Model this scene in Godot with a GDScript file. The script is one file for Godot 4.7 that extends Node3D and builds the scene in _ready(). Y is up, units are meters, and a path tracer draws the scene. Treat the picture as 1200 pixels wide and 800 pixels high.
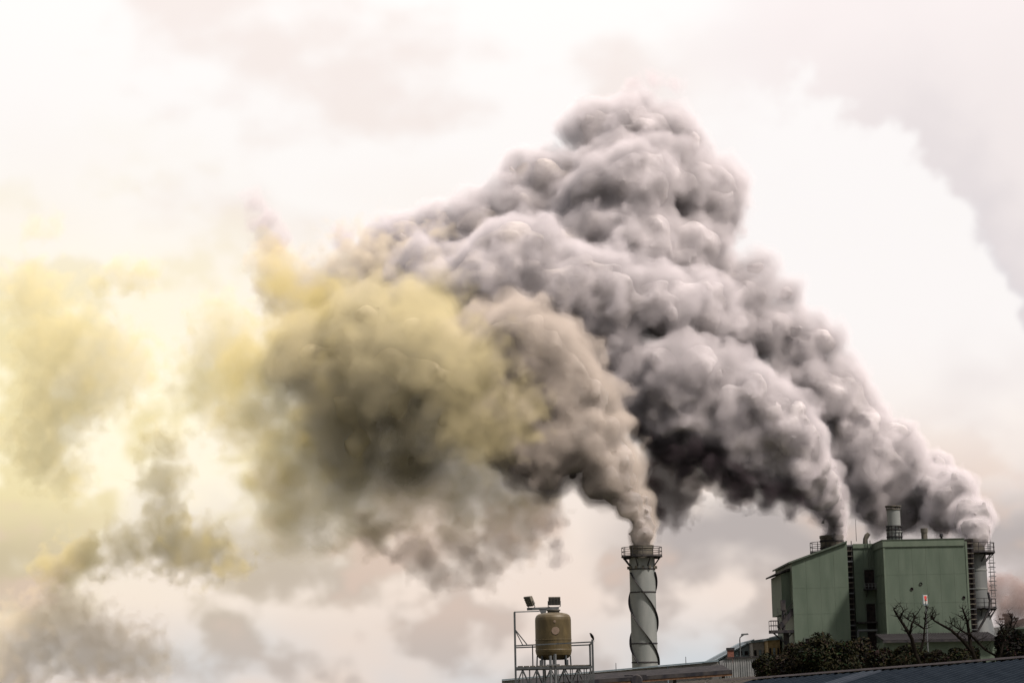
extends Node3D
# A sugar mill under a cloudy sky: three smokestacks, the green boiler house, a tank on a steel tower, roofs and shrubs in front.
# World: y up, metres. The eye is 6 m above the ground at the origin and looks along -z; the mill stands about 250 m away.

const FOCAL := 2510.0          # focal length in units of 1/1200 of the picture's width
const EYE := Vector3(0, 6, 0)

var cam: Camera3D
var used_names := {}
var mats := {}
var big := []                  # noises that shape the smoke
var wild: FastNoiseLite
var wobble: FastNoiseLite
var no_body: Callable          # never set: a drift of thin smoke has no dense body


func _ready() -> void:
	make_camera()
	make_sky()
	make_sun()
	make_materials()
	make_ground()
	make_boiler_house()
	make_left_stack()
	make_middle_stack()
	make_right_stack()
	make_long_shed()
	make_pale_sheds()
	make_far_mill()
	make_right_works()
	make_near_house()
	make_tank_tower()
	make_small_things()
	make_plants()
	make_smoke()


# ------------------------------------------------------------------ camera, sky, sun

func make_camera() -> void:
	cam = Camera3D.new()
	cam.name = "camera"
	cam.fov = rad_to_deg(2.0 * atan(400.0 / FOCAL))
	cam.near = 0.5
	cam.far = 6000.0
	cam.position = EYE
	cam.rotation = Vector3(deg_to_rad(9.5), 0, deg_to_rad(-1.1))
	add_child(cam)


func make_sun() -> void:
	var sun := DirectionalLight3D.new()
	sun.name = "sun"
	sun.light_energy = 1.6
	sun.light_color = Color(1.0, 0.95, 0.9)
	sun.light_angular_distance = 5.0
	sun.shadow_enabled = true
	add_child(sun)
	sun.look_at_from_position(Vector3(56, 90, 36), Vector3.ZERO)


func make_sky() -> void:
	var we := WorldEnvironment.new()
	we.name = "environment"
	var e := Environment.new()
	e.background_mode = Environment.BG_SKY
	e.tonemap_mode = Environment.TONE_MAPPER_LINEAR
	e.tonemap_exposure = 1.9
	e.sdfgi_enabled = true
	e.ssao_enabled = true
	e.ssil_enabled = true
	e.volumetric_fog_enabled = true
	e.volumetric_fog_density = 0.0
	var sm := PanoramaSkyMaterial.new()
	sm.panorama = ImageTexture.create_from_image(sky_picture())
	e.sky = Sky.new()
	e.sky.sky_material = sm
	we.environment = e
	add_child(we)


func lin(r: float, g: float, b: float) -> Color:
	return Color(r / 255.0, g / 255.0, b / 255.0).srgb_to_linear()


var sky_soft: FastNoiseLite
var sky_puff: FastNoiseLite


func sky_picture() -> Image:
	sky_soft = fbm(1.0, 21, 4)
	sky_puff = fbm(1.0, 22, 6)
	var small := sky_rows(512, 256, 0, 256)
	small.resize(4096, 2048, Image.INTERPOLATE_CUBIC)
	var first := 750               # the band from a little below the horizon up to 24 degrees, in full detail
	var band := sky_rows(4096, 2048, first, 1030)
	small.blit_rect(band, Rect2i(0, 0, 4096, 1030 - first), Vector2i(0, first))
	return small


func sky_rows(w: int, h: int, from: int, to: int) -> Image:
	var data := PackedFloat32Array()
	data.resize(w * (to - from) * 3)
	var k := 0
	for y in range(from, to):
		var el := 90.0 - (y + 0.5) / h * 180.0
		for x in w:
			var az := (x + 0.5) / w * 360.0     # the picture's left edge is the direction -z
			var c := air(az if az < 180.0 else az - 360.0, el)
			data[k] = c.r
			data[k + 1] = c.g
			data[k + 2] = c.b
			k += 3
	return Image.create_from_data(w, to - from, false, Image.FORMAT_RGBF, data.to_byte_array())


# The colour of the clouded sky at that azimuth (0 is -z, to the right positive) and elevation, in degrees.
func air(az: float, el: float) -> Color:
	if el < -1.0:
		return Color(0.1, 0.1, 0.09)
	var a := deg_to_rad(az)
	var dir := Vector3(sin(a) * cos(deg_to_rad(el)), sin(deg_to_rad(el)), -cos(a) * cos(deg_to_rad(el)))
	var n1 := sky_soft.get_noise_3dv(dir * Vector3(5.0, 9.0, 5.0))
	var n2 := sky_puff.get_noise_3dv(dir * Vector3(14.0, 20.0, 14.0))
	var n3 := sky_puff.get_noise_3dv(dir * Vector3(40.0, 46.0, 40.0) + Vector3(7, 3, 1))
	# the overcast: creamy below, nearly white above
	var c := lin(238, 219, 206).lerp(lin(251, 241, 234), smoothstep(0.5, 8.0, el + n1 * 3.0))
	c = c.lerp(lin(254, 250, 248), smoothstep(8.0, 15.0, el + n1 * 4.0))
	c = c.lerp(lin(243, 231, 226), clampf(smoothstep(0.0, 0.5, n1 + n2 * 0.5) * smoothstep(9.0, 14.0, el), 0.0, 1.0) * 0.8)
	# brighter and yellower to the left, where the sun stands behind the clouds
	var glow := exp(-pow((az + 14.0) / 9.0, 2.0)) * exp(-pow((el - 7.5) / 4.2, 2.0))
	c = c.lerp(Color(1.12, 1.02, 0.74), clampf(glow * (1.05 + n2 * 0.6), 0.0, 1.0))
	# torn olive-yellow cloud in that light
	var veil := smoothstep(0.02, 0.36, n2 * 0.9 + n1 * 0.35 + n3 * 0.3 + 0.22 * exp(-pow((az + 12.5) / 2.2, 2.0)) - 0.1 * smoothstep(9.0, 13.0, el))
	c = c.lerp(lin(236, 220, 168), veil * 0.8 * clampf(glow * 1.3, 0.0, 1.0))
	# a lilac grey layer to the right, behind a bright heap of cloud
	var top := 15.2 - 0.05 * pow(maxf(az - 7.5, 0.0), 2.6) - 0.25 * pow(maxf(5.0 - az, 0.0), 1.3)
	top += n2 * 1.0 + n3 * 1.3
	var right := smoothstep(5.0, 10.0, az + n1 * 3.0) * (1.0 - smoothstep(60.0, 100.0, az))
	var above := el - maxf(top, 6.0)
	var layer := smoothstep(0.0, lerpf(1.8, 0.8, right), above) * right
	var grey := lin(240, 230, 229).lerp(lin(221, 212, 214), clampf(smoothstep(5.0, 0.0, above) * smoothstep(7.5, 13.5, az), 0.0, 1.0))
	grey = grey.lerp(lin(196, 191, 199), smoothstep(0.9, 0.1, above) * smoothstep(11.8, 13.2, az + n2))
	grey = grey.lerp(lin(248, 238, 237), clampf(smoothstep(14.5, 18.0, el) * 0.7 + n2 * 0.4, 0.0, 1.0))
	var heap := smoothstep(3.0, 7.0, az) * smoothstep(5.0, 10.0, el)
	c = c.lerp(lin(253, 249, 248), heap * 0.9)
	c = c.lerp(lin(228, 218, 217), smoothstep(8.5, 13.0, az) * smoothstep(10.5, 7.0, el) * clampf(0.6 + n1 * 1.6 + n2 * 0.5, 0.0, 1.0))
	c = c.lerp(grey, layer * 0.78)
	# grey streaks low over the horizon
	var streak := smoothstep(2.4, 3.9, el + n2 * 1.4) * smoothstep(5.9, 4.2, el + n2 * 1.4)
	c = c.lerp(lin(178, 170, 168), streak * clampf(smoothstep(0.5, 5.0, az) * 0.85 + n1 * 0.8, 0.0, 0.9) * smoothstep(40.0, 20.0, absf(az - 5.0)))
	# a little blue in the gaps near the horizon, and ragged grey-brown cloud low down
	c = c.lerp(lin(196, 210, 220), smoothstep(2.9, 0.3, el) * clampf(0.5 + n1 * 1.2, 0.0, 0.85))
	var low := smoothstep(-0.05, 0.4, n2 + n1 * 0.5 + n3 * 0.3) * smoothstep(6.0, 3.0, el)
	c = c.lerp(lin(190, 178, 172).lerp(lin(206, 188, 138), clampf(glow * 1.6, 0.0, 1.0)), low * 0.8)
	c = c.lerp(lin(226, 200, 184), smoothstep(0.05, 0.45, n2 - n1 * 0.4 + n3 * 0.2) * 0.6 * smoothstep(8.0, 4.0, el) * smoothstep(1.0, 3.0, el))
	# an overcast is brighter overhead
	c *= (1.0 + 2.0 * smoothstep(12.0, 75.0, el)) / 1.9
	# and dimmer on the side away from the sun
	c *= lerpf(0.62, 1.0, 0.5 + 0.5 * cos(deg_to_rad(az)) * cos(deg_to_rad(el)))
	return c


# ------------------------------------------------------------------ helpers

func fbm(wave: float, s: int, octaves := 4) -> FastNoiseLite:
	var n := FastNoiseLite.new()
	n.seed = s
	n.noise_type = FastNoiseLite.TYPE_SIMPLEX_SMOOTH
	n.fractal_type = FastNoiseLite.FRACTAL_FBM
	n.fractal_octaves = octaves
	n.frequency = 1.0 / wave
	return n


# A point so many metres away along -z, in the direction that has these coordinates in a 1200 x 800 view.
func at(u: float, v: float, d: float) -> Vector3:
	var dir := cam.transform.basis * Vector3((u - 600.0) / FOCAL, (400.0 - v) / FOCAL, -1.0)
	return EYE + dir * (d / -dir.z)


func numbered(called: String) -> String:
	var n: int = used_names.get(called, 0)
	used_names[called] = n + 1
	return called if n == 0 else "%s_%03d" % [called, n]


func thing(called: String, label: String, category: String, where := Vector3.ZERO, group := "") -> Node3D:
	var o := Node3D.new()
	o.name = numbered(called)
	o.position = where
	o.set_meta("label", label)
	o.set_meta("category", category)
	if group != "":
		o.set_meta("group", group)
	add_child(o)
	return o


func mb() -> SurfaceTool:
	var st := SurfaceTool.new()
	st.begin(Mesh.PRIMITIVE_TRIANGLES)
	return st


func part(called: String, st: SurfaceTool, m: Material, parent: Node3D, world := true) -> MeshInstance3D:
	var o := MeshInstance3D.new()
	o.name = called
	o.mesh = st.commit()
	o.material_override = m
	parent.add_child(o, true)
	if world:                       # shapes are given in world coordinates
		var p := Vector3.ZERO
		var q: Node = parent
		while q is Node3D and q != self:
			p += q.position
			q = q.get_parent()
		o.position = -p
	return o


func tri(st: SurfaceTool, a: Vector3, b: Vector3, c: Vector3) -> void:
	var n := (c - a).cross(b - a).normalized()
	for p in [a, b, c]:
		st.set_normal(n)
		st.add_vertex(p)


# corners in clockwise order seen from outside
func quad4(st: SurfaceTool, a: Vector3, b: Vector3, c: Vector3, d: Vector3) -> void:
	tri(st, a, b, c)
	tri(st, a, c, d)


func hexa(st: SurfaceTool, p: Array) -> void:   # bottom a b c d, then top e f g h above them; a b c d anticlockwise seen from above
	quad4(st, p[0], p[4], p[5], p[1])
	quad4(st, p[1], p[5], p[6], p[2])
	quad4(st, p[2], p[6], p[7], p[3])
	quad4(st, p[3], p[7], p[4], p[0])
	quad4(st, p[4], p[7], p[6], p[5])
	quad4(st, p[0], p[1], p[2], p[3])


func box(st: SurfaceTool, lo: Vector3, hi: Vector3) -> void:
	hexa(st, [Vector3(lo.x, lo.y, hi.z), Vector3(hi.x, lo.y, hi.z), Vector3(hi.x, lo.y, lo.z), Vector3(lo.x, lo.y, lo.z),
		Vector3(lo.x, hi.y, hi.z), Vector3(hi.x, hi.y, hi.z), Vector3(hi.x, hi.y, lo.z), Vector3(lo.x, hi.y, lo.z)])


func boxc(st: SurfaceTool, c: Vector3, size: Vector3) -> void:
	box(st, c - size / 2, c + size / 2)


# a straight bar of w x h between two points; «up» says which way h goes
func bar(st: SurfaceTool, a: Vector3, b: Vector3, w: float, h := -1.0, up := Vector3.UP) -> void:
	if h < 0.0:
		h = w
	var t := (b - a).normalized()
	var s := t.cross(up)
	if s.length() < 0.01:
		s = t.cross(Vector3.FORWARD)
	s = s.normalized()
	var n := s.cross(t)
	var x := s * w / 2
	var y := n * h / 2
	hexa(st, [a - x - y, a + x - y, b + x - y, b - x - y, a - x + y, a + x + y, b + x + y, b - x + y])


func tube(st: SurfaceTool, path: Array, radii: Array, sides := 8, caps := true) -> void:
	var rings := []
	var side := Vector3.ZERO
	for k in path.size():
		var t: Vector3 = (path[mini(k + 1, path.size() - 1)] - path[maxi(k - 1, 0)]).normalized()
		if side == Vector3.ZERO:
			side = t.cross(Vector3.FORWARD if absf(t.y) > 0.8 else Vector3.UP).normalized()
		side = (side - t * side.dot(t)).normalized()
		var other := t.cross(side)
		var ring := []
		for j in sides:
			var w := TAU * j / sides
			var nn := side * cos(w) + other * sin(w)
			ring.append([path[k] + nn * radii[k], nn])
		rings.append(ring)
	for k in path.size() - 1:
		for j in sides:
			var i := (j + 1) % sides
			for q in [rings[k][j], rings[k + 1][j], rings[k + 1][i], rings[k][j], rings[k + 1][i], rings[k][i]]:
				st.set_normal(q[1])
				st.add_vertex(q[0])
	if caps:
		for j in range(1, sides - 1):
			tri(st, rings[0][0][0], rings[0][j][0], rings[0][j + 1][0])
			tri(st, rings[-1][0][0], rings[-1][j + 1][0], rings[-1][j][0])


# profile of [radius, y] pairs turned round a vertical axis through c
func lathe(st: SurfaceTool, c: Vector3, prof: Array, sides := 32, smooth := true) -> void:
	for k in prof.size() - 1:
		var r0: float = prof[k][0]
		var y0: float = prof[k][1]
		var r1: float = prof[k + 1][0]
		var y1: float = prof[k + 1][1]
		var slope := Vector2(y1 - y0, r0 - r1).normalized()
		for j in sides:
			var w0 := TAU * j / sides
			var w1 := TAU * (j + 1) / sides
			var d0 := Vector3(cos(w0), 0, -sin(w0))
			var d1 := Vector3(cos(w1), 0, -sin(w1))
			var n0 := d0 * slope.x + Vector3.UP * slope.y
			var n1 := d1 * slope.x + Vector3.UP * slope.y
			var a := c + d0 * r0 + Vector3.UP * y0
			var b := c + d1 * r0 + Vector3.UP * y0
			var e := c + d1 * r1 + Vector3.UP * y1
			var f := c + d0 * r1 + Vector3.UP * y1
			for q in [[a, n0], [f, n0], [e, n1], [a, n0], [e, n1], [b, n1]]:
				st.set_normal(q[1])
				st.add_vertex(q[0])


func ring_rail(st: SurfaceTool, c: Vector3, r: float, w: float, sides := 32, from := 0.0, to := TAU) -> void:
	for j in sides:
		var w0 := lerpf(from, to, float(j) / sides)
		var w1 := lerpf(from, to, float(j + 1) / sides)
		bar(st, c + Vector3(cos(w0), 0, sin(w0)) * r, c + Vector3(cos(w1), 0, sin(w1)) * r, w)


# ------------------------------------------------------------------ materials

# paint, metal and so on: base colour (linear) with a noise that wanders between two shades; stretch > 1 makes upright streaks
func paint(called: String, a: Color, b: Color, wave := 2.0, rough := 0.7, metal := 0.0, stretch := 1.0, seed_ := 1) -> StandardMaterial3D:
	var m := StandardMaterial3D.new()
	m.resource_name = called
	m.albedo_color = Color.WHITE
	var t := NoiseTexture2D.new()
	t.width = 512
	t.height = 512
	t.seamless = true
	t.normalize = true
	var n := fbm(90.0, seed_, 5)
	t.noise = n
	var g := Gradient.new()
	g.offsets = PackedFloat32Array([0.2, 0.5, 0.85])
	g.colors = PackedColorArray([a.linear_to_srgb(), a.lerp(b, 0.45).linear_to_srgb(), b.linear_to_srgb()])
	t.color_ramp = g
	m.albedo_texture = t
	m.uv1_triplanar = true
	m.uv1_world_triplanar = true
	m.uv1_scale = Vector3(1.0, 1.0 / stretch, 1.0) / (wave * 5.0)
	m.roughness = rough
	m.metallic = metal
	m.metallic_specular = 0.35
	mats[called] = m
	return m


func make_materials() -> void:
	paint("green", Color(0.0388, 0.0548, 0.0412), Color(0.0519, 0.0695, 0.0543), 1.6, 0.75, 0.0, 5.0, 2)
	paint("green_trim", Color(0.0472, 0.0649, 0.0489), Color(0.059, 0.0764, 0.059), 1.0, 0.7, 0.0, 2.0, 3)
	paint("green_dark", Color(0.03, 0.042, 0.034), Color(0.045, 0.055, 0.047), 1.0, 0.8, 0.0, 2.0, 4)
	paint("dark_steel", Color(0.018, 0.018, 0.022), Color(0.04, 0.037, 0.037), 0.8, 0.7, 0.2, 2.0, 5)  # plain dark steel
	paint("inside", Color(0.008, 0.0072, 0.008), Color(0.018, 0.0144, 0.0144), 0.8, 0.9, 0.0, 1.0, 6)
	paint("stack_grey", Color(0.0918, 0.1, 0.1), Color(0.127, 0.134, 0.133), 1.4, 0.6, 0.1, 6.0, 7)
	paint("stack_pale", Color(0.06, 0.0666, 0.0714), Color(0.0822, 0.087, 0.09), 1.2, 0.6, 0.1, 6.0, 8)
	paint("sooty_steel", Color(0.031, 0.0298, 0.026), Color(0.0868, 0.0775, 0.062), 0.6, 0.8, 0.1, 3.0, 9)
	paint("galvanised", Color(0.0387, 0.0435, 0.0484), Color(0.063, 0.0678, 0.0726), 0.4, 0.8, 0.0, 2.0, 10)
	paint("frame_steel", Color(0.0186, 0.0223, 0.026), Color(0.0372, 0.0409, 0.0446), 0.3, 0.8, 0.0, 2.0, 11)
	paint("rust", Color(0.0585, 0.0292, 0.0163), Color(0.104, 0.0585, 0.0325), 0.3, 0.85, 0.0, 1.0, 12)
	paint("tank_brown", Color(0.0244, 0.0174, 0.00612), Color(0.0487, 0.0354, 0.0143), 0.25, 0.55, 0.0, 4.0, 13)
	paint("roof_dark", Color(0.016, 0.0157, 0.0172), Color(0.0253, 0.0241, 0.0253), 1.0, 0.7, 0.1, 1.0, 14)
	paint("fascia", Color(0.0896, 0.0896, 0.0861), Color(0.138, 0.138, 0.131), 1.5, 0.7, 0.0, 1.0, 15)
	paint("pale_roof", Color(0.0918, 0.0986, 0.103), Color(0.138, 0.142, 0.147), 0.9, 0.55, 0.1, 1.0, 16)
	paint("beige_roof", Color(0.0223, 0.0202, 0.0182), Color(0.0349, 0.0321, 0.0293), 0.7, 0.6, 0.1, 1.0, 17)
	paint("blue_roof", Color(0.00524, 0.00752, 0.0112), Color(0.009, 0.0123, 0.0172), 0.5, 0.95, 0.0, 1.0, 18)
	paint("blue_roof_pale", Color(0.0155, 0.0193, 0.0263), Color(0.0232, 0.0279, 0.0357), 0.5, 0.95, 0.0, 1.0, 19)
	paint("ridge_metal", Color(0.0978, 0.0859, 0.0918), Color(0.147, 0.128, 0.134), 0.4, 0.5, 0.2, 1.0, 20)
	paint("brick", Color(0.0608, 0.0221, 0.0166), Color(0.0994, 0.0415, 0.0276), 0.15, 0.9, 0.0, 1.0, 21)
	paint("slate_blue", Color(0.0595, 0.085, 0.102), Color(0.0935, 0.119, 0.136), 1.0, 0.7, 0.0, 1.0, 22)
	paint("ochre", Color(0.101, 0.0707, 0.0302), Color(0.151, 0.111, 0.0554), 0.8, 0.8, 0.0, 1.0, 23)
	paint("concrete", Color(0.104, 0.101, 0.0978), Color(0.159, 0.153, 0.147), 1.0, 0.9, 0.0, 1.0, 24)
	paint("earth", Color(0.07, 0.075, 0.045), Color(0.14, 0.125, 0.09), 6.0, 1.0, 0.0, 1.0, 25)
	paint("bark", Color(0.00324, 0.0027, 0.00234), Color(0.0081, 0.00684, 0.00576), 0.2, 0.95, 0.0, 3.0, 26)
	paint("sign_white", Color(0.257, 0.257, 0.257), Color(0.319, 0.319, 0.313), 0.3, 0.6, 0.0, 1.0, 27)
	paint("sign_red", Color(0.34, 0.0255, 0.0255), Color(0.425, 0.0425, 0.034), 0.3, 0.6, 0.0, 1.0, 28)
	paint("lamp_glass", Color(0.1, 0.1, 0.085), Color(0.16, 0.155, 0.13), 0.1, 0.25, 0.0, 1.0, 29)
	paint("badge", Color(0.085, 0.0638, 0.0467), Color(0.119, 0.085, 0.068), 0.2, 0.8, 0.0, 1.0, 30)
	for dull in ["inside", "dark_steel", "bark", "roof_dark", "beige_roof"]:
		mats[dull].metallic_specular = 0.06
		mats[dull].roughness = 0.95
	mats.blue_roof.metallic_specular = 0.08
	mats.blue_roof_pale.metallic_specular = 0.1
	var leaf := StandardMaterial3D.new()
	leaf.resource_name = "leaf"
	leaf.vertex_color_use_as_albedo = true
	leaf.roughness = 1.0
	leaf.metallic_specular = 0.05
	leaf.cull_mode = BaseMaterial3D.CULL_DISABLED
	leaf.backlight_enabled = true
	leaf.backlight = Color(0.25, 0.25, 0.2)
	mats["leaf"] = leaf


func make_ground() -> void:
	var st := mb()
	quad4(st, Vector3(-3000, 0, -4500), Vector3(3000, 0, -4500), Vector3(3000, 0, 300), Vector3(-3000, 0, 300))
	var g := part("ground", st, mats.earth, self, false)
	g.set_meta("kind", "structure")


# ------------------------------------------------------------------ the boiler house

# cladding sheets, each a part, over an upright wall from x0 to x1 at depth z (facing the eye); top(x) and bottom give the height
func clad_front(parent: Node3D, m: Material, x0: float, x1: float, z: float, y0: float, y1: float, y2: float, cols: int, rows: int, rng: RandomNumberGenerator) -> void:
	# y1: height of the top edge at x0, y2: at x1
	for c in cols:
		for r in rows:
			var xa := lerpf(x0, x1, float(c) / cols) + 0.006
			var xb := lerpf(x0, x1, float(c + 1) / cols) - 0.006
			var ta := lerpf(y1, y2, (xa - x0) / (x1 - x0))
			var tb := lerpf(y1, y2, (xb - x0) / (x1 - x0))
			var low := minf(y1, y2)
			var ya := lerpf(y0, low, float(r) / rows) + 0.008
			var yb := lerpf(y0, low, float(r + 1) / rows) - 0.008
			var f := rng.randf_range(0.0, 0.012)
			var st := mb()
			if r == rows - 1:
				hexa(st, [Vector3(xa, ya, z + 0.05 + f), Vector3(xb, ya, z + 0.05 + f), Vector3(xb, ya, z), Vector3(xa, ya, z),
					Vector3(xa, ta, z + 0.05 + f), Vector3(xb, tb, z + 0.05 + f), Vector3(xb, tb, z), Vector3(xa, ta, z)])
			else:
				box(st, Vector3(xa, ya, z), Vector3(xb, yb, z + 0.05 + f))
			part("cladding_panel", st, m, parent)


func make_boiler_house() -> void:
	var rng := RandomNumberGenerator.new()
	rng.seed = 5
	var home := at(1085, 800, 254)
	home.y = 0
	var t := thing("boiler_house", "large green metal-clad boiler house with a parapet and a sloping left wing", "factory building", home)
	var green: Material = mats.green
	# main block
	var dm := 246.0
	var m0 := at(1036, 640, dm).x
	var m1 := at(1133, 640, dm).x
	var my := at(1085, 632, dm).y
	var md := 14.0
	var st := mb()
	box(st, Vector3(m0, 0, -dm - md), Vector3(m1, my - 0.3, -dm))
	part("wall", st, mats.green_trim, t)
	clad_front(t, green, m0, m1, -dm + 0.003, my - 16.9, my - 0.75, my - 0.75, 6, 5, rng)
	# sheets on the side of the block that faces left
	for r in 4:
		for c in 4:
			var s := mb()
			var za := -dm - 7.0 * c / 4.0 - 0.02
			var zb := -dm - 7.0 * (c + 1) / 4.0 + 0.02
			box(s, Vector3(m0 - 0.05, my - 13.4 + r * 3.2, zb), Vector3(m0 - 0.003, my - 10.26 + r * 3.2 if r < 3 else my - 0.75, za))
			part("cladding_panel", s, green, t)
	st = mb()                       # parapet: a band that stands a little proud, and its flashing
	box(st, Vector3(m0 - 0.14, my - 0.78, -dm - md), Vector3(m1 - 0.25, my, -dm + 0.16))
	part("parapet", st, mats.green_trim, t)
	st = mb()
	box(st, Vector3(m0 - 0.2, my, -dm - md), Vector3(m1 - 0.2, my + 0.07, -dm + 0.22))
	part("flashing", st, mats.green_dark, t)
	st = mb()
	box(st, Vector3(m0 - 0.02, my - 0.86, -dm + 0.06), Vector3(m1 - 0.3, my - 0.785, -dm + 0.13))
	part("drip_edge", st, mats.green_dark, t)
	st = mb()
	box(st, Vector3(m0 - 0.1, my - 16.9, -dm + 0.07), Vector3(m0 + 0.1, my - 0.87, -dm + 0.11))
	part("corner_trim", st, mats.green_trim, t)
	st = mb()
	box(st, Vector3(m1 - 0.16, my - 16.9, -dm + 0.07), Vector3(m1 + 0.05, my - 0.3, -dm + 0.11))
	part("corner_trim", st, mats.green_trim, t)
	for q in [[1069, 690], [1079.5, 684], [1130, 700]]:   # holes left by old pipes
		var p := at(q[0], q[1], dm - 0.1)
		var s := mb()
		lathe_z(s, p, [[0.12, -0.05], [0.19, 0.02], [0.15, 0.02], [0.11, -0.04], [0.0, -0.04]], 10)
		part("pipe_hole", s, mats.inside, t)
	# recessed wall with the openings
	var dr := 253.0
	var r0 := at(1002.5, 700, dr).x
	var ry := at(1015, 637.5, dr).y
	st = mb()
	box(st, Vector3(r0, 0, -dr - 8), Vector3(m0 - 0.002, ry, -dr))
	part("wall", st, mats.green_trim, t)
	clad_front(t, green, r0, m0 - 0.06, -dr + 0.003, ry - 15.0, ry - 0.5, ry - 0.5, 2, 5, rng)
	st = mb()
	box(st, Vector3(r0 - 0.02, ry - 0.46, -dr), Vector3(m0 - 0.15, ry + 0.05, -dr + 0.16))
	part("parapet", st, mats.green_trim, t)
	opening(t, "window", 1012, 667, 1026, 690, dr)
	opening(t, "doorway", 1014.5, 707, 1029, 764, dr)
	# balcony under the upper opening
	var ba := at(1012, 690, dr)
	var bb := at(1033, 689, dr)
	st = mb()
	box(st, Vector3(ba.x, ba.y - 0.16, -dr + 0.05), Vector3(bb.x, ba.y, -dr + 1.3))
	var bal := part("balcony", st, mats.dark_steel, t)
	var rails := mb()
	for x in 6:
		var px := lerpf(ba.x + 0.04, bb.x - 0.04, x / 5.0)
		bar(rails, Vector3(px, ba.y, -dr + 1.25), Vector3(px, ba.y + 0.55, -dr + 1.25), 0.05)
	for y in [0.28, 0.55]:
		bar(rails, Vector3(ba.x, ba.y + y, -dr + 1.25), Vector3(bb.x, ba.y + y, -dr + 1.25), 0.06)
	var ra := part("railing", rails, mats.galvanised, t)
	for x in [0.15, 0.85]:
		st = mb()
		var px := lerpf(ba.x, bb.x, x)
		bar(st, Vector3(px, ba.y - 0.9, -dr + 0.1), Vector3(px, ba.y - 0.17, -dr + 1.1), 0.09)
		part("bracket", st, mats.dark_steel, bal)
	# landing and pipe in the tall doorway
	var la := at(1004, 729, dr)
	st = mb()
	box(st, Vector3(la.x, la.y - 0.14, -dr + 0.06), Vector3(at(1029, 730, dr).x, la.y + 0.02, -dr + 0.9))
	part("landing", st, mats.dark_steel, t)
	st = mb()
	var c0 := at(1005.5, 739, dr - 1.5)
	tube(st, [Vector3(c0.x, c0.y - 6, c0.z), Vector3(c0.x, c0.y - 0.1, c0.z), Vector3(c0.x + 0.1, c0.y, c0.z), Vector3(c0.x + 2.3, c0.y, c0.z)], [0.15, 0.15, 0.15, 0.13], 10)
	part("pipe", st, mats.galvanised, t)
	# pipe down the recess and the cowl above it
	st = mb()
	var d0 := at(1017, 636, dr - 0.35)
	for dx in [0.0, 0.3]:
		tube(st, [Vector3(d0.x + dx, d0.y - 3.0, d0.z), Vector3(d0.x + dx, d0.y + 0.3, d0.z)], [0.05, 0.05], 8)
	part("downpipe", st, mats.green_dark, t)
	st = mb()
	tube(st, [d0 + Vector3(-0.15, -0.2, -0.8), d0 + Vector3(-0.1, 0.5, -0.8), d0 + Vector3(0.1, 0.9, -0.8), d0 + Vector3(0.35, 1.15, -0.8)], [0.3, 0.28, 0.3, 0.22], 10)
	part("cowl", st, mats.sooty_steel, t)
	st = mb()
	var rod := at(1004, 634, dr + 3)
	tube(st, [rod, rod + Vector3(0, 2.6, 0)], [0.035, 0.02], 6)
	part("roof_rod", st, mats.dark_steel, t)
	# shaft with a ladder between the wings
	var s0 := at(996, 700, 251).x
	var sy := at(999, 633.5, 251).y
	st = mb()
	box(st, Vector3(s0, 0, -262), Vector3(r0 + 0.0, sy - 0.3, -253.6))
	part("shaft", st, mats.inside, t)
	st = mb()
	for s in [0.12, 0.72]:
		bar(st, Vector3(s0 + s, 3, -252.6), Vector3(s0 + s, sy + 0.1, -252.6), 0.09)
	part("ladder_rail", st, mats.dark_steel, t)
	for k in 21:
		var s := mb()
		bar(s, Vector3(s0 + 0.03, sy - 0.45 - k * 0.62, -252.5), Vector3(s0 + 0.81, sy - 0.45 - k * 0.62, -252.5), 0.09 if k % 3 else 0.16)
		part("rung", s, mats.galvanised if k % 3 == 0 else mats.sooty_steel, t)
	# left wing with its sloping roof edge
	var dl := 250.0
	var l0 := at(929.5, 700, dl).x
	var l1 := at(996, 700, dl).x - 0.05
	var ly0 := at(929.5, 658.5, dl).y
	var ly1 := at(996, 635, dl).y
	st = mb()
	hexa(st, [Vector3(l0, 0, -dl), Vector3(l1, 0, -dl), Vector3(l1, 0, -dl - 16), Vector3(l0, 0, -dl - 16),
		Vector3(l0, ly0 - 0.05, -dl), Vector3(l1, ly1 - 0.05, -dl), Vector3(l1, ly1 - 0.05, -dl - 16), Vector3(l0, ly0 - 0.05, -dl - 16)])
	part("wall", st, mats.green_trim, t)
	clad_front(t, green, l0, l1, -dl + 0.003, ly0 - 12.0, ly0 - 0.06, ly1 - 0.06, 4, 4, rng)
	st = mb()
	hexa(st, [Vector3(l0 - 0.35, ly0 - 0.17, -dl + 0.3), Vector3(l1, ly1 - 0.04, -dl + 0.3), Vector3(l1, ly1 - 0.04, -dl - 16), Vector3(l0 - 0.35, ly0 - 0.17, -dl - 16),
		Vector3(l0 - 0.35, ly0 + 0.02, -dl + 0.3), Vector3(l1, ly1 + 0.15, -dl + 0.3), Vector3(l1, ly1 + 0.15, -dl - 16), Vector3(l0 - 0.35, ly0 + 0.02, -dl - 16)])
	part("roof", st, mats.green_dark, t)
	opening(t, "window", 943, 747.5, 967, 756, dl)
	# lower lean-to on the far left, its roof falling to the left
	var da := 252.0
	var a0 := at(916.5, 700, da).x
	var ay0 := at(909, 672.5, da).y
	var ay1 := at(930, 667, da).y
	st = mb()
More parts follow.
